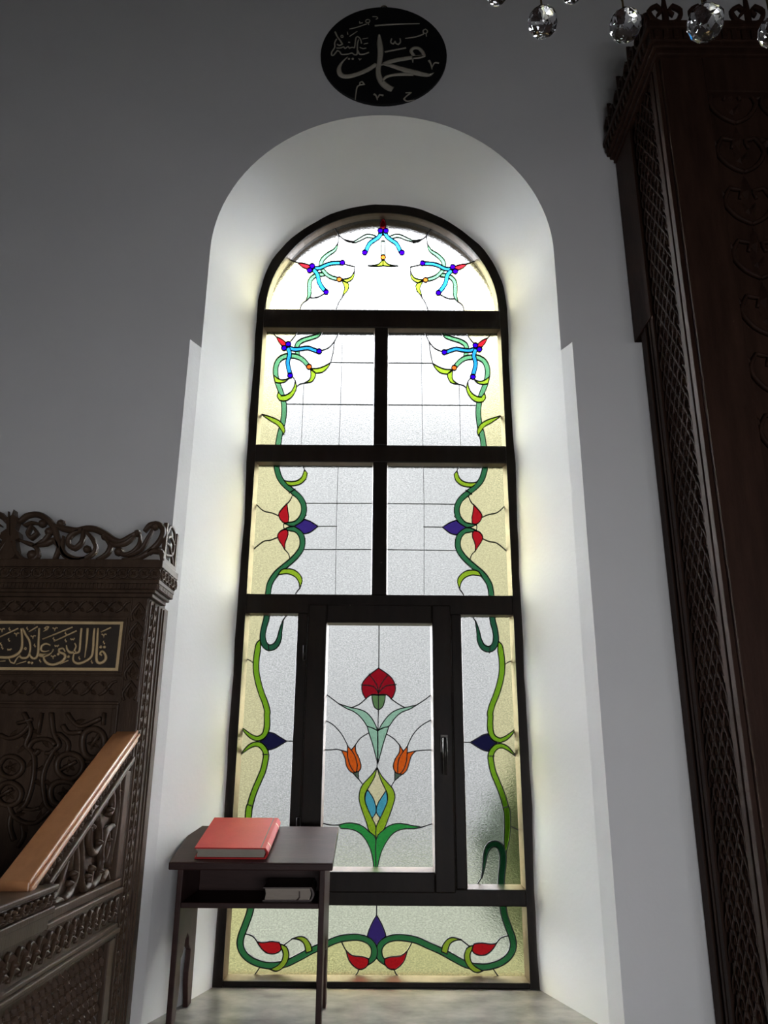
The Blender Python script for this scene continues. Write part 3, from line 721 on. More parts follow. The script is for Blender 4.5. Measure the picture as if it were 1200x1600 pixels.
# cornice in steps, with a dentil row
b = MB()
for (z0, z1, dx, y0) in ((1.288, 1.300, .015, 2.440), (1.300, 1.310, .026, 2.428), (1.327, 1.340, .040, 2.414), (1.378, 1.402, .048, 2.406)):
    b.box(PL - dx, PX + dx, y0, 2.60, z0, z1)
b.box(PL - .034, PX + .034, 2.420, 2.60, 1.310, 1.327); b.box(PL - .042, PX + .042, 2.412, 2.60, 1.340, 1.378)
co = pp(b, 'cornice', bevel=.002)
b = MB()
k = PL - .034
while k < PX + .03: b.box(k, k + .007, 2.415, 2.421, 1.311, 1.326); k += .0125
for i in range(14): b.box(PX + .033, PX + .039, 2.425 + i * .0125, 2.432 + i * .0125, 1.311, 1.326)
sub(b, 'dentil_row', M['wood'], co)
b = MB()
def rings(bb, T, u0, u1, v0, v1, base):
    """carved chain of interlaced circles with crosses"""
    bb.T = T; h = v1 - v0; n = int((u1 - u0) / (h * .95)); st = (u1 - u0) / n
    for i in range(n):
        c = u0 + st * (i + .5); m = (v0 + v1) / 2
        bb.scroll([(c + st * .52 * math.cos(t), m + h * .46 * math.sin(t)) for t in [2 * math.pi * q / 8 for q in range(8)]], .006, .007, base, n=1, seg=3, closed=True)
        for an in (math.pi / 4, 3 * math.pi / 4): bb.leaf(c - .012 * math.cos(an), m - .012 * math.sin(an), an, .026, .009, .008, base)
rings(b, lambda u, v, w: (u, 2.412 - w, v), PL - .04, PX + .042, 1.341, 1.377, 0)
rings(b, lambda u, v, w: (PX + .042 + w, u, v), 2.415, 2.60, 1.341, 1.377, 0)
sub(b, 'carved_frieze', M['wood'], co)
# crest of openwork scrolls above the cornice
cQ = lambda pts: [(at_y(p[0] / 4, 780 + p[1] / 4, 2.425).x, at_y(p[0] / 4, 780 + p[1] / 4, 2.425).z) for p in pts]
KQ = 2.56 / FPX / 4
CX = cQ([(70, 250)])[0][0]
def crest(bb, sgn):
    m = (lambda P: P) if sgn > 0 else (lambda P: [(2 * CX - p[0], p[1]) for p in P])
    for pts, w in (([(125, 150), (170, 108), (240, 98), (300, 130), (340, 180), (360, 240), (378, 300), (410, 350), (470, 378), (540, 372)], 34),
                   ([(350, 165), (400, 185), (480, 198), (540, 185), (600, 190), (660, 220), (710, 255), (760, 268), (815, 240), (860, 212)], 36),
                   ([(690, 275), (730, 290), (790, 275), (840, 235)], 30),
                   ([(880, 230), (872, 290), (830, 335), (780, 350), (745, 335)], 26),
                   ([(905, 205), (940, 165), (990, 158), (1022, 195), (1000, 262), (940, 325), (860, 372), (770, 382)], 32),
                   ([(960, 190), (925, 250), (880, 320), (800, 360)], 20),
                   ([(525, 190), (515, 270), (470, 312), (430, 282), (442, 232), (500, 200)], 28),
                   ([(405, 235), (392, 320), (430, 368), (500, 384), (570, 352), (602, 310), (580, 250), (535, 200)], 24),
                   ([(650, 235), (692, 290), (670, 345), (610, 382)], 28), ([(155, 170), (210, 150), (265, 165)], 20),
                   ([(205, 165), (178, 215), (200, 248), (238, 215), (212, 178)], 22), ([(215, 300), (280, 262), (318, 212)], 28),
                   ([(230, 292), (290, 282), (340, 255), (372, 305), (345, 380)], 28),
                   ([(85, 270), (110, 335), (150, 378), (205, 384), (242, 350), (225, 300), (180, 278), (135, 262)], 24), ([(930, 345), (960, 325), (1010, 335), (1015, 385)], 34)):
        bb.scroll(m(cQ(pts)), [q * KQ * 1.2 for q in ([w * .5] + [w] * (len(pts) - 2) + [w * .6])], .034, -.015, full=True, seg=3, n=3)
    for x, y, r in ((270, 155, 28), (385, 155, 28), (862, 215, 24), (745, 330, 30), (970, 175, 26), (548, 315, 26), (655, 240, 20), (312, 205, 30), (205, 350, 34), (1000, 320, 20)):
        c = m(cQ([(x, y)]))[0]; bb.boss(c[0], c[1], r * KQ, .022, 0.0); bb.boss(c[0], c[1], r * KQ * .9, -.014, 0.0)
Tc = lambda u, v, w: (u, 2.425 - w, v)
b = MB(Tc); crest(b, 1); crest(b, -1)
fle = cQ([(72, 72), (100, 108), (132, 126), (116, 160), (104, 192), (130, 215), (134, 250), (108, 262), (120, 330), (95, 372), (72, 388)])
b.prism([(CX, fle[0][1])] + fle[1:-1] + [(CX, fle[-1][1])] + [(2 * CX - p[0], p[1]) for p in reversed(fle[1:-1])], -.016, .016)
b.scroll(cQ([(72, 90), (72, 170), (72, 240)]), 10 * KQ, .008, .016)
z1 = cQ([(500, 388)])[0][1]
b.box(PL - .03, PX + .032, z1 - .012, z1 + .004, -.014, .014)
b.box(PL - .03, PX + .032, 1.395, z1 - .01, -.010, .010)
pp(b, 'crest')
# end piece of the crest: framed openwork turned towards the wall
b = MB(lambda u, v, w: (PX + .034 + w, u, v)); zt = cQ([(1040, 165)])[0][1]
for (u0, u1, v0, v1) in ((2.425, 2.440, 1.402, zt + .01), (2.555, 2.572, 1.402, zt + .01), (2.44, 2.555, 1.402, 1.416)): b.box(u0, u1, v0, v1, 0, .012)
b.scroll([(2.45, 1.43), (2.53, 1.45), (2.545, 1.49), (2.50, 1.505), (2.46, 1.49)], .012, .010, 0, full=True, seg=3); b.scroll([(2.45, 1.50), (2.49, 1.54), (2.54, 1.53), (2.545, 1.50)], .011, .010, 0, full=True, seg=3); b.scroll([(2.55, 1.42), (2.5, 1.47), (2.45, 1.47)], .011, .010, 0, full=True, seg=3)
pp(b, 'crest_return')
# carved leaf bands
def leaf_band(bb, T, u0, u1, v0, v1, horizontal=True, step=None):
    bb.T = T
    L, Hh = (u1 - u0, v1 - v0) if horizontal else (v1 - v0, u1 - u0)
    n = max(1, round(L / (step or Hh * 1.05))); st = L / n
    def q(a, c): return (u0 + a, v0 + c) if horizontal else (u1 - c, v0 + a)
    da = 0 if horizontal else math.pi / 2
    for i in range(n):
        a = i * st; m = Hh / 2
        bb.scroll([q(a + .05 * st, .12 * Hh), q(a + .35 * st, .30 * Hh), q(a + .7 * st, .82 * Hh), q(a + .98 * st, .88 * Hh)], [.12 * Hh, .20 * Hh, .20 * Hh, .10 * Hh], .010, 0, n=2, seg=3)
        c = q(a + .42 * st, .62 * Hh); bb.leaf(c[0], c[1], da + 2.4, .46 * Hh, .28 * Hh, .013)
        c = q(a + .55 * st, .40 * Hh); bb.leaf(c[0], c[1], da - .6, .46 * Hh, .30 * Hh, .013)
        c = q(a + .5 * st, .5 * Hh); bb.boss(c[0], c[1], .12 * Hh, .015, 0, 6, 2)
        c = q(a + .12 * st, .8 * Hh); bb.boss(c[0], c[1], .07 * Hh, .006, 0, 6, 2)
b = MB(); leaf_band(b, Tf, PL + .06, -.800, 1.236, 1.280); pp(b, 'carved_band')
b = MB(); leaf_band(b, Tf, PL + .06, -.815, .974, 1.028); pp(b, 'carved_band')
b = MB(); b.T = Tf
for i in range(5):                               # pilaster: pointed leaf arches one above the other
    z0 = .965 + i * .062; cx = -.772
    b.scroll([(cx - .016, z0), (cx - .022, z0 + .025), (cx, z0 + .058), (cx + .022, z0 + .025), (cx + .016, z0)], .008, .011, 0, n=3, seg=3)
    b.leaf(cx, z0 + .004, math.pi / 2, .042, .022, .014); b.leaf(cx, z0 + .008, math.pi / 2 + .7, .026, .010, .006); b.leaf(cx, z0 + .008, math.pi / 2 - .7, .026, .010, .006)
pp(b, 'pilaster_carving')
b = MB(); b.T = Tf
for x in (-.7975, -.7475): b.box(x - .002, x + .002, .96, 1.285, 0, .006)
pp(b, 'pilaster_edge')
b = MB(); b.T = Ts                               # narrow carved strip on the side of the post
k = .05
while k < 1.27:
    for uu in (2.50, 2.535):
        b.leaf(uu, k, math.pi / 2, .030, .013, .007); b.scroll([(uu - .010, k), (uu - .012, k + .018), (uu, k + .034)], .004, .004, 0, n=2, seg=2); b.boss(uu + .010, k + .012, .004, .005, 0, 5, 2)
    k += .036
for u in (2.472, 2.518, 2.562, 2.60, 2.63): b.box(u - .0025, u + .0025, .0, 1.28, 0, .005)
pp(b, 'side_carving')
# moulded frame round the inscription, the gilded border and the letters
def mould(bb, x0, x1, z0, z1, steps):
    for (d0, d1, w) in steps:
        X0, X1, Z0, Z1 = x0 - d1, x1 + d1, z0 - d1, z1 + d1; t = d1 - d0
        bb.box(X0, X1, Z1 - t, Z1, 0, w); bb.box(X0, X1, Z0, Z0 + t, 0, w); bb.box(X0, X0 + t, Z0 + t, Z1 - t, 0, w); bb.box(X1 - t, X1, Z0 + t, Z1 - t, 0, w)
IX0, IX1, IZ0, IZ1 = 2 * CX + .813, -.815, 1.054, 1.211
b = MB(Tf); mould(b, IX0, IX1, IZ0, IZ1, ((0, .005, .006), (.005, .012, .010), (.012, .017, .006))); pp(b, 'inscription_moulding', bevel=.0015)
b = MB(Tf); b.box(IX0, IX1, IZ0, IZ1, 0, .003); board = pp(b, 'inscription_board', M['board'])
b = MB(Tf); mould(b, IX0 + .010, IX1 - .010, IZ0 + .010, IZ1 - .010, ((0, .009, .006),)); sub(b, 'gilded_border', M['gold'], board)
cP = lambda pts: [(at_y(p[0] / 6, 960 + p[1] / 6, PY - .005).x, at_y(p[0] / 6, 960 + p[1] / 6, PY - .005).z) for p in pts]
KP = 2.43 / FPX / 6 * 1.25
b = MB(Tf)
def ink(pts, w): b.scroll(cP(pts), [q * KP for q in (w if isinstance(w, list) else [w])], .004, .003, n=3, seg=3)
ink([(1040, 122), (945, 165)], 13)
ink([(955, 385), (935, 372), (945, 350), (968, 350), (990, 390), (982, 430), (940, 455), (908, 440), (902, 380), (907, 300), (918, 128)], [14, 16, 18, 20, 24, 26, 26, 26, 24, 22, 18])
ink([(885, 128), (877, 200), (872, 300), (858, 390), (800, 438), (730, 460), (686, 432), (690, 375), (712, 340)], [16, 22, 22, 22, 22, 24, 20, 14, 8])
ink([(820, 128), (812, 250), (794, 405)], [22, 20, 6]); ink([(762, 128), (755, 200), (748, 300), (738, 350), (705, 362), (695, 340), (712, 300), (698, 268)], [20, 20, 20, 20, 18, 16, 14, 12])
ink([(700, 352), (655, 356), (628, 325), (622, 288)], [22, 24, 18, 10])
ink([(610, 350), (590, 318), (552, 325), (556, 352), (600, 372), (608, 405), (570, 445), (500, 470), (440, 458), (410, 415), (418, 385), (470, 362), (500, 325)], [10, 16, 18, 20, 24, 24, 24, 24, 24, 20, 14, 12, 10])
ink([(472, 290), (430, 274), (390, 295), (385, 335), (420, 348), (460, 338)], [10, 18, 20, 18, 12, 8]); ink([(500, 330), (460, 372), (400, 385), (362, 375)], [10, 22, 34, 30])
ink([(366, 128), (360, 250), (356, 350), (340, 402), (312, 412), (288, 395), (276, 362)], [18, 20, 22, 22, 22, 20, 10])
ink([(212, 130), (240, 190), (275, 250), (282, 330), (258, 398), (205, 408), (180, 385)], [18, 20, 20, 18, 20, 22, 12])
ink([(198, 130), (206, 230), (200, 320), (160, 372), (80, 402), (-40, 398)], [20, 20, 24, 26, 26, 24])
ink([(190, 378), (152, 420), (132, 460), (98, 445), (84, 412)], [10, 12, 14, 14, 8]); ink([(560, 466), (640, 430)], 11); ink([(150, 468), (245, 438)], 10)
for p, q in (((398, 232), (680, 118)), ((505, 252), (718, 153)), ((270, 162), (352, 113)), ((-40, 228), (170, 130))): ink([p, q], 13)
for x, y in ((515, 130), (310, 205), (155, 180), (975, 190), (20, 140), (500, 392)):
    ink([(x - 22, y - 6), (x - 6, y + 6), (x - 2, y + 26)], [14, 10, 6]); ink([(x - 4, y + 18), (x + 8, y - 8), (x + 24, y - 2)], [6, 10, 12])
for x, y in ((500, 230), (612, 180), (612, 245), (322, 292), (372, 436), (970, 264), (80, 240), (18, 312), (252, 133), (86, 138), (857, 446), (740, 410), (5, 280)):
    ink([(x + 4, y - 18), (x - 4, y - 2), (x + 8, y + 6), (x + 4, y + 16)], [6, 8, 12, 5])
for x, y in ((680, 232), (532, 295), (88, 330)): ink([(x - 18, y - 8), (x - 14, y + 8), (x, y - 4), (x + 4, y + 8), (x + 18, y - 10)], 9)
ink([(440, 112), (415, 130), (440, 140), (455, 118), (435, 112)], 12); ink([(445, 138), (405, 160)], [12, 5])
ink([(236, 308), (226, 324), (240, 332), (246, 316), (236, 308)], 8); ink([(-10, 440), (50, 435)], 8)
for x, y in ((270, 450), (298, 455), (943, 305), (978, 305), (545, 372), (640, 395)): c = cP([(x, y)])[0]; b.boss(c[0], c[1], 13 * KP, .005, .003, 6, 2)
o = sub(b, 'inscription', M['gold'], board); o['label'] = 'raised gilded Arabic lettering'
# arabesque panel below
AX1, AZ1, AZ0 = -.820, .940, .33
b = MB(Tf); mould(b, 2 * CX - AX1, AX1, AZ0, AZ1, ((0, .012, .008), (.012, .020, .014))); pp(b, 'panel_moulding', bevel=.002)
cR = lambda pts: [(at_y(p[0] / 6, 1090 + p[1] / 6, PY).x, at_y(p[0] / 6, 1090 + p[1] / 6, PY).z) for p in pts]
KR = 2.38 / FPX / 6
b = MB(Tf)
ARA = [([(780, 430), (800, 335), (880, 292), (960, 335), (985, 430), (950, 530), (870, 570), (800, 530)], 40, 1), ([(865, 455), (942, 342)], 24, 0),
       ([(540, 640), (570, 560), (655, 525), (750, 560), (785, 640), (740, 730), (655, 760), (570, 720)], 36, 1), ([(580, 678), (725, 598)], 22, 0),
       ([(478, 900), (500, 820), (580, 785), (680, 800), (740, 880), (700, 980), (600, 1010), (510, 980)], 36, 1), ([(402, 145), (370, 335)], 18, 0),
       ([(490, 145), (510, 330), (565, 440), (520, 490), (440, 640), (410, 770), (430, 960), (480, 1040), (640, 1100)], 28, 0),
       ([(230, 145), (300, 300), (250, 440), (300, 500), (330, 570), (322, 760), (260, 980), (180, 1060)], 28, 0), ([(275, 480), (318, 412), (400, 388), (480, 402), (525, 445)], 28, 0),
       ([(325, 520), (350, 525), (378, 490)], 26, 0), ([(440, 520), (480, 520), (512, 488)], 26, 0), ([(175, 242), (315, 205)], 22, 0), ([(10, 350), (90, 382), (200, 350), (300, 250)], 26, 0),
       ([(0, 640), (60, 560), (150, 560), (222, 625), (200, 705), (120, 750), (30, 720)], 32, 1), ([(-20, 900), (40, 810), (130, 800), (205, 870), (190, 960), (110, 1010), (20, 990)], 32, 1), ([(10, 925), (125, 855)], 20, 0),
       ([(90, 1000), (130, 1100), (230, 1168), (350, 1168), (490, 1045)], 26, 0), ([(220, 1035), (300, 1050), (385, 1030)], 22, 0), ([(640, 150), (700, 235), (780, 270), (955, 195)], 26, 0), ([(595, 262), (650, 330), (780, 322)], 30, 0),
       ([(560, 340), (645, 420), (640, 510)], 28, 0), ([(120, 1080), (100, 1200), (140, 1340)], 28, 0), ([(215, 1180), (230, 1300), (170, 1400)], 26, 0), ([(820, 600), (900, 620), (960, 720), (900, 900), (960, 1100)], 30, 0), ([(985, 145), (975, 260)], 22, 0)]
for mm in (0, 1):
    b = MB(Tf)
    for pts, w, cl in ARA:
        P = cR(pts)
        if mm: P = [(2 * CX - q[0], q[1]) for q in P]
        b.scroll(P, w * KR * 1.55, .020, 0, n=3, seg=4, closed=bool(cl))
        if not cl and len(P) > 3:                        # leaves springing from the strands
            for q in range(1, len(P) - 1):
                dx, dy = P[q + 1][0] - P[q - 1][0], P[q + 1][1] - P[q - 1][1]; an = math.atan2(dy, dx)
                b.leaf(P[q][0], P[q][1], an + (.9 if q % 2 else -.9), .036, .016, .018)
    for cx_, cy_ in ((880, 430), (655, 640), (600, 900), (105, 655), (90, 905)):   # rosettes in the rings
        c = cR([(cx_, cy_)])[0]; c = (2 * CX - c[0], c[1]) if mm else c
        for q in range(5): b.leaf(c[0], c[1], .6 + 2 * math.pi * q / 5, .022, .013, .014)
        b.boss(c[0], c[1], .006, .018, 0, 8, 2)
    pp(b, 'arabesque_carving')
# side of the pulpit: base wall, ledge, bands, sloping handrail
SX = PX - .05
b = MB(); b.box(SX, PX - .006, 1.30, PY - .002, ZF, .43); pp(b, 'side_wall', bevel=.003)
b = MB(); b.box(PL, PL + .05, 1.30, PY - .002, ZF, .43); pp(b, 'side_wall', bevel=.003)
b = MB(); b.box(PL + .05, SX, 1.30, PY - .002, ZF, .30); pp(b, 'seat_platform', bevel=.003)
b = MB(); b.box(SX - .006, PX + .012, 1.925, PY - .003, .425, .440); b.box(SX, PX + .002, 1.925, PY - .003, .440, .462); pp(b, 'ledge', bevel=.003)
SL = .513
def zr(y): return .880 + (y - 2.475) * SL
def slope_bar(name, d0, d1, x0, x1, ya, yb, mat):
    bb = MB(); bb.hexa([(x0, ya, zr(ya) - d0), (x0, yb, zr(yb) - d0), (x0, yb, zr(yb) - d1), (x0, ya, zr(ya) - d1)], [(x1, ya, zr(ya) - d0), (x1, yb, zr(yb) - d0), (x1, yb, zr(yb) - d1), (x1, ya, zr(ya) - d1)])
    return pp(bb, name, mat, bevel=.003)
slope_bar('handrail', 0, .024, PX - .066, PX + .004, 1.815, 2.480, M['rail'])
slope_bar('handrail_moulding', .012, .020, PX + .003, PX + .011, 1.815, 2.475, M['rail'])
slope_bar('handrail_moulding', .024, .036, PX - .045, PX + .006, 1.815, 2.472, M['rail'])
b = MB(); b.box(PX - .064, PX + .002, 1.812, 1.865, .43, zr(1.815) - .022); pp(b, 'rail_end_post', M['rail'], bevel=.003)
slope_bar('carved_strip_board', .036, .076, PX - .030, PX - .010, 1.865, 2.468, M['wood'])
b = MB(Ts)
nmot = 10
for i in range(nmot):
    y = 1.90 + (2.46 - 1.90) * (i + .5) / nmot; z = zr(y) - .056
    b.scroll([(y - .022, z - .022), (y - .022, z + .006), (y - .004, z + .020), (y + .014, z + .012), (y + .014, z - .004)], .007, .008, -.010, n=3, seg=3)
    for dy, dz in ((-.008, -.004), (.006, .004), (.004, -.010)): b.boss(y + dy, z + dz, .006, .010, -.010, 6, 2)
    b.leaf(y + .012, z - .004, .5, .018, .008, .008, -.010)
pp(b, 'strip_carving')
slope_bar('lower_rail', .076, .092, PX - .036, PX + .004, 1.93, 2.468, M['wood'])
b = MB(); b.box(PX - .036, PX - .002, 2.415, PY - .001, .462, zr(2.415) - .092); pp(b, 'rail_post', bevel=.002)
b = MB(lambda u, v, w: (PX - .034 + w, u, v)); b.prism([(1.945, .462), (2.415, .462), (2.415, zr(2.415) - .092), (1.95, max(.47, zr(1.95) - .092))], 0, .008); pp(b, 'openwork_backing')
# openwork scrolls in the triangle
b = MB(lambda u, v, w: (PX - .026 + w, u, v))
for pts, w in (([(1.97, .475), (2.01, .49), (2.04, .53), (2.05, .555)], .020), ([(2.06, .468), (2.10, .475), (2.13, .51), (2.12, .555), (2.10, .59), (2.075, .57), (2.085, .53)], .020),
               ([(2.13, .60), (2.15, .56), (2.17, .50), (2.20, .470), (2.235, .478), (2.235, .51)], .020), ([(2.25, .468), (2.29, .478), (2.31, .52), (2.30, .56), (2.33, .60), (2.375, .61)], .022),
               ([(2.19, .62), (2.20, .58), (2.24, .55), (2.28, .57), (2.27, .61), (2.24, .64)], .018), ([(2.28, .66), (2.30, .70), (2.34, .70), (2.355, .66), (2.33, .64)], .018),
               ([(2.37, .50), (2.39, .58), (2.40, .66), (2.38, .72), (2.40, .74)], .014), ([(2.33, .47), (2.36, .49), (2.38, .47)], .018), ([(2.00, .468), (2.03, .472), (2.05, .468)], .014), ([(2.16, .64), (2.20, .67), (2.24, .66)], .014), ([(2.33, .52), (2.35, .56), (2.33, .60)], .014)):
    b.scroll(pts, [w * .6] + [w] * (len(pts) - 2) + [w * .7], .022, 0, full=True, seg=4, n=3)
for y, z, r in ((1.965, .478, .010), (2.085, .50, .009), (2.105, .52, .008), (2.235, .515, .010), (2.21, .50, .007), (2.27, .575, .009), (2.33, .655, .009), (2.20, .62, .009), (2.30, .50, .008), (2.395, .70, .007), (2.345, .575, .008)): b.boss(y, z, r, .020, .008, 8, 3)
pp(b, 'openwork_scrolls')
b = MB(); leaf_band(b, lambda u, v, w: (PX - .006 + w, u, v), 1.32, 2.452, .350, .420, step=.052); pp(b, 'carved_band')
b = MB(); b.box(PX - .01, PX + .014, 1.30, PY - .002, .322, .334); b.box(PX - .01, PX + .006, 1.30, PY - .002, .334, .346); b.box(PX - .01, PX + .003, 1.30, PY - .002, .310, .322); pp(b, 'side_moulding', bevel=.003)
b = MB(); b.box(PX - .01, PX + .006, 2.395, 2.445, .105, .310); b.box(PX - .01, PX + .010, 1.30, PY - .002, .085, .105); b.box(PX - .01, PX + .016, 1.30, PY - .002, ZF, .07); pp(b, 'panel_frame', bevel=.003)
b = MB(lambda u, v, w: (PX - .006 + w, u, v))
r_ = 0; v = .118
while v < .30:
    u = 1.33 + (.5 * .034 if r_ % 2 else 0)
    while u < 2.375:
        b.leaf(u, v - .006, math.pi / 2, .036, .018, .011); b.leaf(u + .008, v + .004, math.pi / 2 - .8, .020, .007, .007); b.leaf(u - .008, v + .004, math.pi / 2 + .8, .020, .007, .007); u += .034
    v += .027; r_ += 1
pp(b, 'diaper_carving')
b = MB(); b.box(SX - .004, PX + .024, 1.30, 1.925, .462, .478); b.box(SX, PX + .018, 1.30, 1.922, .478, .510); b.box(SX - .006, PX + .026, 1.30, 1.928, .510, .522); b.box(SX, PX + .014, 1.30, 1.92, .43, .462); pp(b, 'parapet', bevel=.003)
b = MB(); leaf_band(b, lambda u, v, w: (PX + .018 + w, u, v), 1.31, 1.915, .480, .508, step=.03); pp(b, 'parapet_carving')
tag(pul, 'dark carved wooden pulpit with scroll crest and gilded Arabic inscription', 'pulpit')

# ------------------------------------------------------------------ tall carved surround on the right
RX, RY0, RZ = 1.032, 2.215, 3.30
sur = empty('carved_surround', (1.55, 2.45, ZF))
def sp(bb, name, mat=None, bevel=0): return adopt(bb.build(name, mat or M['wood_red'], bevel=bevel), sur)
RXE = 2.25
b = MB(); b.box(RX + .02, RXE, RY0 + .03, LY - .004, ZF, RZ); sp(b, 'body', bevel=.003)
b = MB(); b.box(RX + .02, RXE, LY - .004, WY - .004, ZL + .004, RZ); sp(b, 'upper_back_board', bevel=.002)
TL = lambda u, v, w: (RX - w, u, v)
b = MB(TL)
for (u0, u1, w) in ((2.650, 2.692, 0), (2.630, 2.648, .004), (2.604, 2.628, -.006), (2.586, 2.602, .003), (2.568, 2.584, .001), (2.545, 2.566, .005)): b.box(u0, u1, ZF, ZL + .03, -.022, w)
sp(b, 'back_stile', bevel=.0015)
b = MB(TL); b.box(2.56, WY - .004, ZL + .034, RZ, -.022, .006); sp(b, 'upper_stile', bevel=.002)
b = MB(TL); b.box(2.535, 2.545, ZF, RZ, -.022, -.014); sp(b, 'groove_strip')
b = MB(TL); b.box(2.325, 2.535, ZF, RZ, -.022, -.008); sp(b, 'side_panel')
b = MB(TL); z = .0; r_ = 0
while z < RZ - .05:
    for i in range(4):
        u = 2.352 + i * .052 + (.026 if r_ % 2 else 0)
        if u > 2.52: continue
        b.scroll([(u - .020, z), (u - .021, z + .03), (u, z + .062), (u + .021, z + .03), (u + .020, z)], [.009, .011, .007, .011, .009], .010, -.008, n=2, seg=3)
        b.leaf(u, z + .004, math.pi / 2, .044, .020, .010, -.008)
    z += .040; r_ += 1
sp(b, 'lattice_carving')
b = MB(TL)
for (u0, u1, w) in ((2.300, 2.325, .002), (2.280, 2.298, .008), (2.262, 2.278, .004), (2.235, 2.260, .010)): b.box(u0, u1, ZF, RZ, -.022, w)
sp(b, 'corner_post', bevel=.002)
b = MB(); b.box(RX + .004, RX + .16, RY0, RY0 + .034, ZF, RZ); b.box(RX + .16, RXE, RY0, RY0 + .034, ZF, .12); b.box(RX + .16, RXE, RY0, RY0 + .034, RZ - .16, RZ); sp(b, 'front_frame', bevel=.004)
b = MB(lambda u, v, w: (u, RY0 + .030 - w, v))
random.seed(5)
z = .16
while z < RZ - .25:
    for i in range(5):
        x = RX + .26 + i * .19
        for q in range(2):
            m_ = 1 if q else -1
            b.scroll([(x, z), (x + m_ * .05, z + .03), (x + m_ * .085, z + .09), (x + m_ * .06, z + .15), (x + m_ * .02, z + .14), (x + m_ * .03, z + .105)], [.016, .018, .018, .016, .014, .012], .014, 0, n=3, seg=3)
            b.leaf(x + m_ * .075, z + .11, math.pi / 2 - m_ * .7, .075, .032, .014)
            b.leaf(x, z + .04, math.pi / 2 + m_ * .45, .06, .022, .012)
        b.leaf(x, z + .10, math.pi / 2, .11, .04, .016)
    z += .22
sp(b, 'front_carving')
# crown: cornice and openwork crest
b = MB()
for (z0, z1, d) in ((RZ, RZ + .02, .015), (RZ + .02, RZ + .035, .03), (RZ + .035, RZ + .085, .042), (RZ + .085, RZ + .11, .055)): b.box(RX - d, RXE + d, RY0 - d, WY - .004, z0, z1)
sp(b, 'cornice', bevel=.004)
b = MB(); b.box(0, .011, 0, .018, 0, .04); blk = b.build('cornice_block', M['wood_red'], bevel=.002)
spots = [(RX - .052, RY0 + .036 * q, 0) for q in range(15)] + [(RX - .03 + .036 * q, RY0 - .041, -90) for q in range(34)]
for q, (x, y, a) in enumerate(spots):
    o = blk if q == 0 else blk.copy()
    if q: COL.objects.link(o)
    o.location = (x, y, RZ + .040); o.rotation_euler.z = math.radians(a); adopt(o, sur)
def crest2(bb, u0, n, step, v0):
    bb.box(u0, u0 + n * step, v0, v0 + .018, -.012, .012)
    for i in range(n):
        u = u0 + (i + .5) * step
        for sg in (-1, 1):
            bb.scroll([(u + sg * .01, v0 + .01), (u + sg * .045, v0 + .03), (u + sg * .06, v0 + .075), (u + sg * .03, v0 + .10), (u + sg * .012, v0 + .075), (u + sg * .03, v0 + .055)], [.012, .018, .018, .016, .013, .01], .024, -.012, full=True, seg=3, n=3)
        bb.scroll([(u, v0 + .01), (u, v0 + .09), (u, v0 + .15)], [.028, .024, .006], .024, -.012, full=True, seg=3)
b = MB(lambda u, v, w: (u, RY0 - .035 - w, v)); crest2(b, RX - .05, 8, .155, RZ + .11); sp(b, 'crest')
b = MB(lambda u, v, w: (RX - .035 - w, u, v)); crest2(b, RY0 - .03, 4, .142, RZ + .11); sp(b, 'crest')
tag(sur, 'tall dark reddish carved wooden surround beside the window niche', 'wood surround')

# ------------------------------------------------------------------ sloping reading desk in the niche
TX0, TX1, TY0, TY1 = -.674, -.142, 2.722, 3.045
TZ0, TZ1 = .474, .560
tb = empty('reading_desk', (-.408, 2.88, 0))
def tp(bb, name, bevel=.003): return adopt(bb.build(name, M['desk'], bevel=bevel), tb)
def tz(y): return TZ0 + (TZ1 - TZ0) * (y - TY0) / (TY1 - TY0)
b = MB(); b.hexa([(TX0, TY0, tz(TY0)), (TX1, TY0, tz(TY0)), (TX1, TY1, tz(TY1)), (TX0, TY1, tz(TY1))], [(TX0, TY0, tz(TY0) - .024), (TX1, TY0, tz(TY0) - .024), (TX1, TY1, tz(TY1) - .024), (TX0, TY1, tz(TY1) - .024)])
tp(b, 'desk_top', .004)
yl0, yl1 = 2.745, 3.01
for x0 in (TX0 + .026, TX1 - .044):
    b = MB(lambda u, v, w: (w, u, v))
    half = [(yl0, 0.0), (yl0 + .050, 0.0), (yl0 + .056, .03), (yl0 + .072, .075), (yl0 + .076, .11), (yl0 + .066, .15), (yl0 + .066, .178), (yl0 + .086, .186), (yl0 + .100, .198), (yl0 + .108, .222), (yl0 + .1325, .238)]
    oth = [(2 * ((yl0 + yl1) / 2) - p[0], p[1]) for p in reversed(half[:-1])]
    b.prism(half + oth + [(yl1, tz(yl1) - .025), (yl0, tz(yl0) - .025)], x0, x0 + .018)
    tp(b, 'side_leg', .003)
b = MB(); b.box(TX0 + .044, TX1 - .044, yl0 + .002, yl1 - .012, .336, .352); tp(b, 'shelf', .002)
b = MB(); b.hexa([(TX0 + .044, yl1 - .012, .336), (TX1 - .044, yl1 - .012, .336), (TX1 - .044, yl1 - .012, tz(yl1 - .012) - .025), (TX0 + .044, yl1 - .012, tz(yl1 - .012) - .025)], [(TX0 + .044, yl1, .336), (TX1 - .044, yl1, .336), (TX1 - .044, yl1, tz(yl1) - .025), (TX0 + .044, yl1, tz(yl1) - .025)]); tp(b, 'back_board', .002)
tag(tb, 'small dark wooden sloping desk with open shelf and cut-out legs', 'desk')

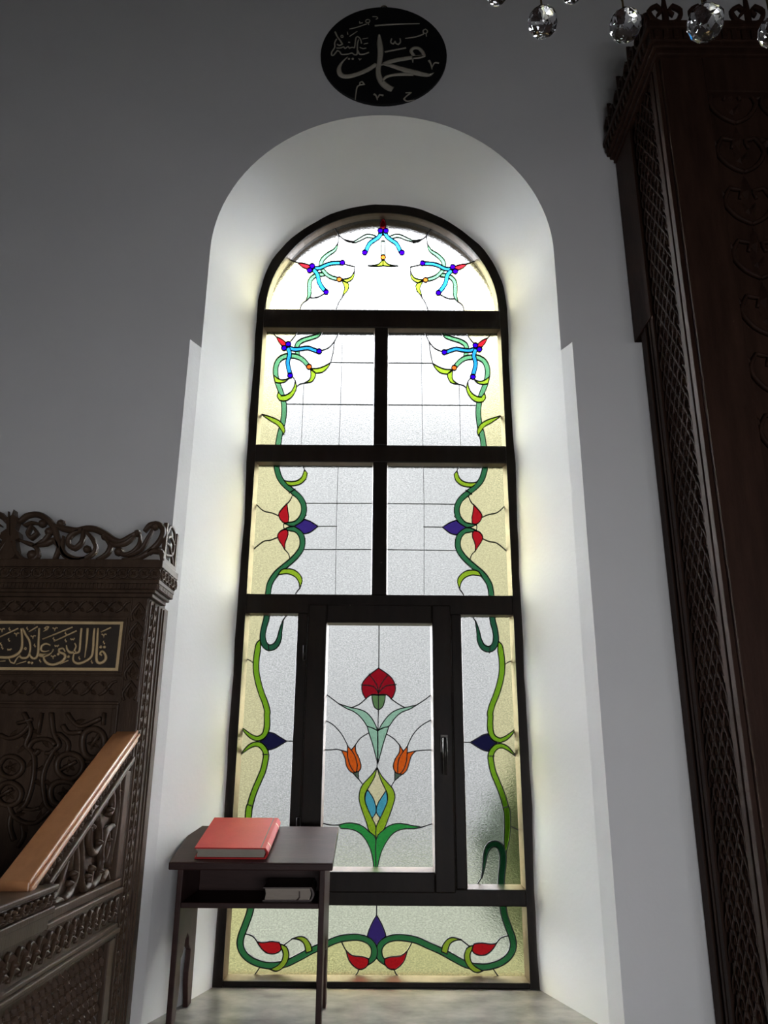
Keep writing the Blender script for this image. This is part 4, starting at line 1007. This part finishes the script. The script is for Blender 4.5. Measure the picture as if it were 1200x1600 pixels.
def book(name, W, D, Tk, cover, page, loc, rot, bands=False):
    """lies flat: spine on the +x side, pages seen on the other three"""
    root = empty(name, loc); root.rotation_euler = rot
    ct = .004
    bb = MB()                                    # wrap-round cover: lower board, upper board, rounded spine
    prof = [(0, 0), (W, 0)] + [(W + .010 * math.sin(math.pi * k / 8), Tk * k / 8) for k in range(1, 8)] + [(W, Tk), (0, Tk)]
    inner = [(0, Tk - ct), (W - .004, Tk - ct)] + [(W - .004 + .007 * math.sin(math.pi * k / 8), Tk - ct - (Tk - 2 * ct) * k / 8) for k in range(1, 8)] + [(W - .004, ct), (0, ct)]
    n = len(prof); P2 = prof; I2 = list(reversed(inner))
    vs = [(x, 0, z) for x, z in P2] + [(x, D, z) for x, z in P2] + [(x, 0, z) for x, z in I2] + [(x, D, z) for x, z in I2]
    fs = []
    for i in range(n - 1):
        fs += [(i, i + 1, n + i + 1, n + i), (2 * n + i, 3 * n + i, 3 * n + i + 1, 2 * n + i + 1), (i, 2 * n + i, 2 * n + i + 1, i + 1), (n + i, n + i + 1, 3 * n + i + 1, 3 * n + i)]
    fs += [(0, n, 3 * n, 2 * n), (n - 1, 3 * n - 1, 4 * n - 1, 2 * n - 1)]
    bb.add(vs, fs)
    cov = bb.build('cover', cover); cov.parent = root
    bb = MB(); q = [(.006, ct + .0003), (W - .006, ct + .0003), (W - .001, Tk / 2), (W - .006, Tk - ct - .0003), (.006, Tk - ct - .0003), (.009, Tk / 2)]
    bb.T = lambda u, v, w: (u, w, v); bb.prism(q, .006, D - .006); o = bb.build('page_block', page); o.parent = root
    if bands:
        for y in (D * .16, D * .80):
            bb = MB(); pr = [(W + .0105 * math.sin(math.pi * k / 8) + .0008, Tk * k / 8) for k in range(0, 9)]; m = len(pr)
            bb.add([(x, y, z) for x, z in pr] + [(x, y + .006, z) for x, z in pr], [(i, i + 1, m + i + 1, m + i) for i in range(m - 1)]); o = bb.build('spine_band', M['book_gold']); o.parent = cov
        bb = MB(); bb.box(W - .016, W - .013, .002, D - .002, Tk - .0002, Tk + .0006); o = bb.build('hinge_crease', M['book_dark']); o.parent = cov
    return root
ang = math.atan2(TZ1 - TZ0, TY1 - TY0)
bk = book('red_book', .232, .285, .036, M['book_red'], M['page'], (-.597, 2.748, tz(2.748) + .0008), (ang, 0, math.radians(-.5)), True)
tag(bk, 'thick red hardcover book lying on the sloping desk', 'book')
bk = book('shelf_book', .158, .20, .042, M['book_dark'], M['cloth_page'], (-.371, 2.775, .3525), (0, 0, math.radians(2)))
tag(bk, 'worn book with pale page edges on the shelf under the desk top', 'book')
b = MB(); b.add([(.118, -.001, .012), (.122, -.001, .012), (.121, -.002, .03), (.117, -.002, .03), (.110, -.006, .002), (.114, -.006, .002)], [(0, 1, 2, 3), (0, 4, 5, 1)]); o = b.build('ribbon_marker', M['book_dark'], fix=False); o.parent = bk

# ------------------------------------------------------------------ round calligraphy plaque above the niche
MZ, MR = 3.905, .2925
med = empty('calligraphy_plaque', (0, WY, MZ))
b = MB(lambda u, v, w: (u, WY - .001 - w, v)); b.prism([(MR * math.cos(2 * math.pi * k / 64), MZ + MR * math.sin(2 * math.pi * k / 64)) for k in range(64)], 0, .014)
adopt(b.build('disc', M['disc'], bevel=.002), med)
b = MB(); b.tube3([(.0 + .013 * math.cos(t), WY - .008, MZ + MR + .006 + .009 * math.sin(t)) for t in [2 * math.pi * k / 12 for k in range(12)]], .0025, 6, True); adopt(b.build('hanging_ring', M['brass']), med)
YD = WY - .015
def mk(x0, y0, s): return lambda pts: [(at_y(x0 + p[0] / s, y0 + p[1] / s, YD).x, at_y(x0 + p[0] / s, y0 + p[1] / s, YD).z) for p in pts]
c5, c10 = mk(480, 0, 5), mk(490, 10, 10)
K5 = 3.57 / FPX / 5 * 1.28; K10 = K5 / 2
b = MB(lambda u, v, w: (u, YD - w, v))
def pen(pts, w, c=c5, k=K5): b.scroll(c(pts), [q * k for q in (w if isinstance(w, list) else [w])], .0022, 0, n=4, seg=3)
pen([(562, 268), (566, 330), (572, 400), (566, 470), (555, 540), (562, 600), (592, 650), (632, 682), (668, 698)], [14, 36, 40, 36, 34, 38, 46, 48, 44])
pen([(540, 500), (480, 540), (400, 575), (320, 596), (265, 586), (248, 540), (270, 490), (315, 445)], [26, 34, 34, 36, 36, 28, 15, 6])
pen([(838, 440), (812, 400), (832, 376), (872, 378), (902, 408), (912, 436), (870, 446), (820, 448)], [22, 24, 24, 26, 26, 24, 28, 26])
pen([(900, 438), (800, 452), (700, 468), (620, 490), (575, 508)], [24, 32, 34, 32, 12]); pen([(822, 450), (826, 490)], [18, 4])
pen([(578, 500), (650, 512), (720, 532), (800, 555), (880, 575), (950, 586), (990, 568)], [10, 28, 36, 42, 40, 26, 3]); pen([(830, 580), (740, 580), (660, 588), (610, 606), (585, 642)], [26, 26, 22, 20, 8])
pen([(528, 201), (700, 189), (878, 185)], [14, 12, 9]); pen([(605, 406), (772, 374)], 13); pen([(765, 301), (850, 288), (910, 266)], [8, 9, 10]); pen([(908, 258), (906, 238), (924, 228), (940, 242), (930, 260), (908, 258)], 8); pen([(928, 258), (932, 286)], [9, 5])
pen([(660, 302), (652, 330), (672, 345), (688, 322), (692, 338), (712, 348), (728, 328), (724, 300)], 10); pen([(950, 472), (966, 500), (975, 542)], [18, 12, 6]); pen([(974, 530), (995, 492), (1030, 494)], [6, 11, 14])
pen([(520, 735), (538, 748), (548, 782)], [16, 12, 5]); pen([(546, 772), (566, 740), (596, 746)], [5, 11, 14]); pen([(768, 726), (812, 724), (775, 752), (755, 774), (780, 790), (838, 782)], [8, 11, 9, 11, 11, 5])
pen([(412, 662), (412, 645), (430, 638), (447, 660), (415, 664), (390, 680), (381, 730), (375, 780)], [9, 9, 9, 10, 9, 9, 8, 5])
for pts, w in (([(335, 395), (370, 470), (420, 540), (450, 590), (400, 610), (370, 590)], 22), ([(360, 510), (330, 570), (330, 640), (285, 710), (280, 760), (310, 765), (370, 690), (410, 710), (440, 750), (540, 745), (600, 730), (640, 755), (680, 740), (682, 600), (702, 520)], 19),
               ([(355, 650), (420, 650), (470, 630), (490, 660), (540, 625), (560, 655), (600, 640), (640, 650), (660, 500), (690, 470), (730, 510), (748, 580)], 18), ([(690, 690), (720, 745), (790, 745), (865, 718)], 22), ([(720, 640), (770, 660), (822, 652)], 14),
               ([(760, 510), (852, 494)], 12), ([(780, 590), (852, 574)], 12), ([(560, 470), (682, 390)], 13), ([(528, 400), (536, 442)], 12), ([(560, 356), (680, 326), (832, 274)], 14), ([(718, 235), (722, 266), (768, 256)], 13),
               ([(860, 290), (850, 260), (815, 245), (820, 215), (855, 205), (880, 225), (860, 258)], 14), ([(920, 160), (985, 164), (1004, 186), (972, 202)], 13), ([(425, 475), (430, 455), (455, 455), (465, 478), (440, 488), (425, 475)], 12), ([(540, 560), (572, 562)], 20), ([(705, 815), (720, 830), (745, 818), (715, 842)], 12)):
    pen(pts, w, c10, K10)
for x, y in ((552, 820), (612, 820)): q = c10([(x, y)])[0]; b.boss(q[0], q[1], 17 * K10, .0025, 0, 6, 2)
adopt(b.build('painted_script', M['script']), med)
tag(med, 'round black plaque with pale gold Arabic calligraphy hung above the niche', 'plaque')

# ------------------------------------------------------------------ chandelier: only its lowest crystals hang into view
def crystal_mat():
    m, t, out = nodes('cut crystal')
    g = N_(t, 'ShaderNodeBsdfGlass', Roughness=0.0, IOR=1.52); g.inputs['Color'].default_value = (.97, .98, 1, 1)
    nz = N_(t, 'ShaderNodeTexNoise', Scale=3.0); r = N_(t, 'ShaderNodeValToRGB'); r.color_ramp.elements[0].color = (.95, .96, 1, 1); r.color_ramp.elements[1].color = (1, .99, .97, 1)
    t.links.new(nz.outputs['Fac'], r.inputs[0]); t.links.new(r.outputs[0], g.inputs['Color']); t.links.new(g.outputs[0], out.inputs[0]); return m
M['crystal'] = crystal_mat()
ch = empty('chandelier', (.35, .42, 2.1))
CR = [(848, 34.5, 1.02, .0200), (977, 39.5, .96, .0200), (1102, 35.6, .86, .0200), (1208, 50, .98, .0185), (776, -9, 1.10, .0150), (893, -11, 1.14, .0150)]
RZc, RC, RR = 2.04, Vector((.35, .42)), .38
def crystal(name, c, r):
    bb = MB(); vs = []; fs = []; seg, rg = 10, 8
    for i in range(1, rg):
        t = math.pi * i / rg
        for k in range(seg):
            u = 2 * math.pi * (k + (.5 if i % 2 else 0)) / seg
            vs.append((c.x + r * math.sin(t) * math.cos(u), c.y + r * math.sin(t) * math.sin(u), c.z + r * math.cos(t) * 1.04))
    for i in range(rg - 2):
        for k in range(seg):
            l = (k + 1) % seg; o = i * seg; p = o + seg
            if i % 2 == 0: fs += [(o + k, p + l, o + l), (o + k, p + k, p + l)]
            else: fs += [(o + k, p + k, o + l), (o + l, p + k, p + l)]
    vs += [(c.x, c.y, c.z + r), (c.x, c.y, c.z - r)]; a = len(vs) - 2
    for k in range(seg): l = (k + 1) % seg; fs += [(a, k, l), (a + 1, (rg - 2) * seg + l, (rg - 2) * seg + k)]
    bb.add(vs, fs); return bb.build(name, M['crystal'])
for px, py, Z, r in CR:
    c = CAM + ray(px, py) * Z
    o = adopt(crystal('crystal_drop', c, r), ch)
    d2 = (Vector((c.x, c.y)) - RC).normalized() * RR + RC
    bb = MB(); bb.tube3([(c.x, c.y, c.z + r * .98), (c.x, c.y, c.z + r + .02), (c.x + (d2.x - c.x) * .2, c.y + (d2.y - c.y) * .2, c.z + r + .07), (d2.x, d2.y, RZc)], .0014, 6); sub(bb, 'hook_wire', M['brass'], o)
bb = MB(); bb.tube3([(RC.x + RR * math.cos(2 * math.pi * k / 40), RC.y + RR * math.sin(2 * math.pi * k / 40), RZc) for k in range(40)], .012, 8, True); adopt(bb.build('ring', M['brass']), ch)
bb = MB()
for k in range(6):
    t = 2 * math.pi * k / 6; bb.tube3([(RC.x + RR * math.cos(t), RC.y + RR * math.sin(t), RZc), (RC.x + .5 * RR * math.cos(t), RC.y + .5 * RR * math.sin(t), RZc + .10), (RC.x, RC.y, RZc + .32)], .008, 6)
adopt(bb.build('arms', M['brass']), ch)
bb = MB(); bb.tube3([(RC.x, RC.y, RZc + .28), (RC.x, RC.y, RZc + .33), (RC.x, RC.y, RZc + .42), (RC.x, RC.y, RZc + .45), (RC.x, RC.y, ZC)], [.02, .035, .03, .009, .009], 10); adopt(bb.build('stem', M['brass']), ch)
tag(ch, 'chandelier whose clear cut-crystal balls hang in at top right', 'chandelier')
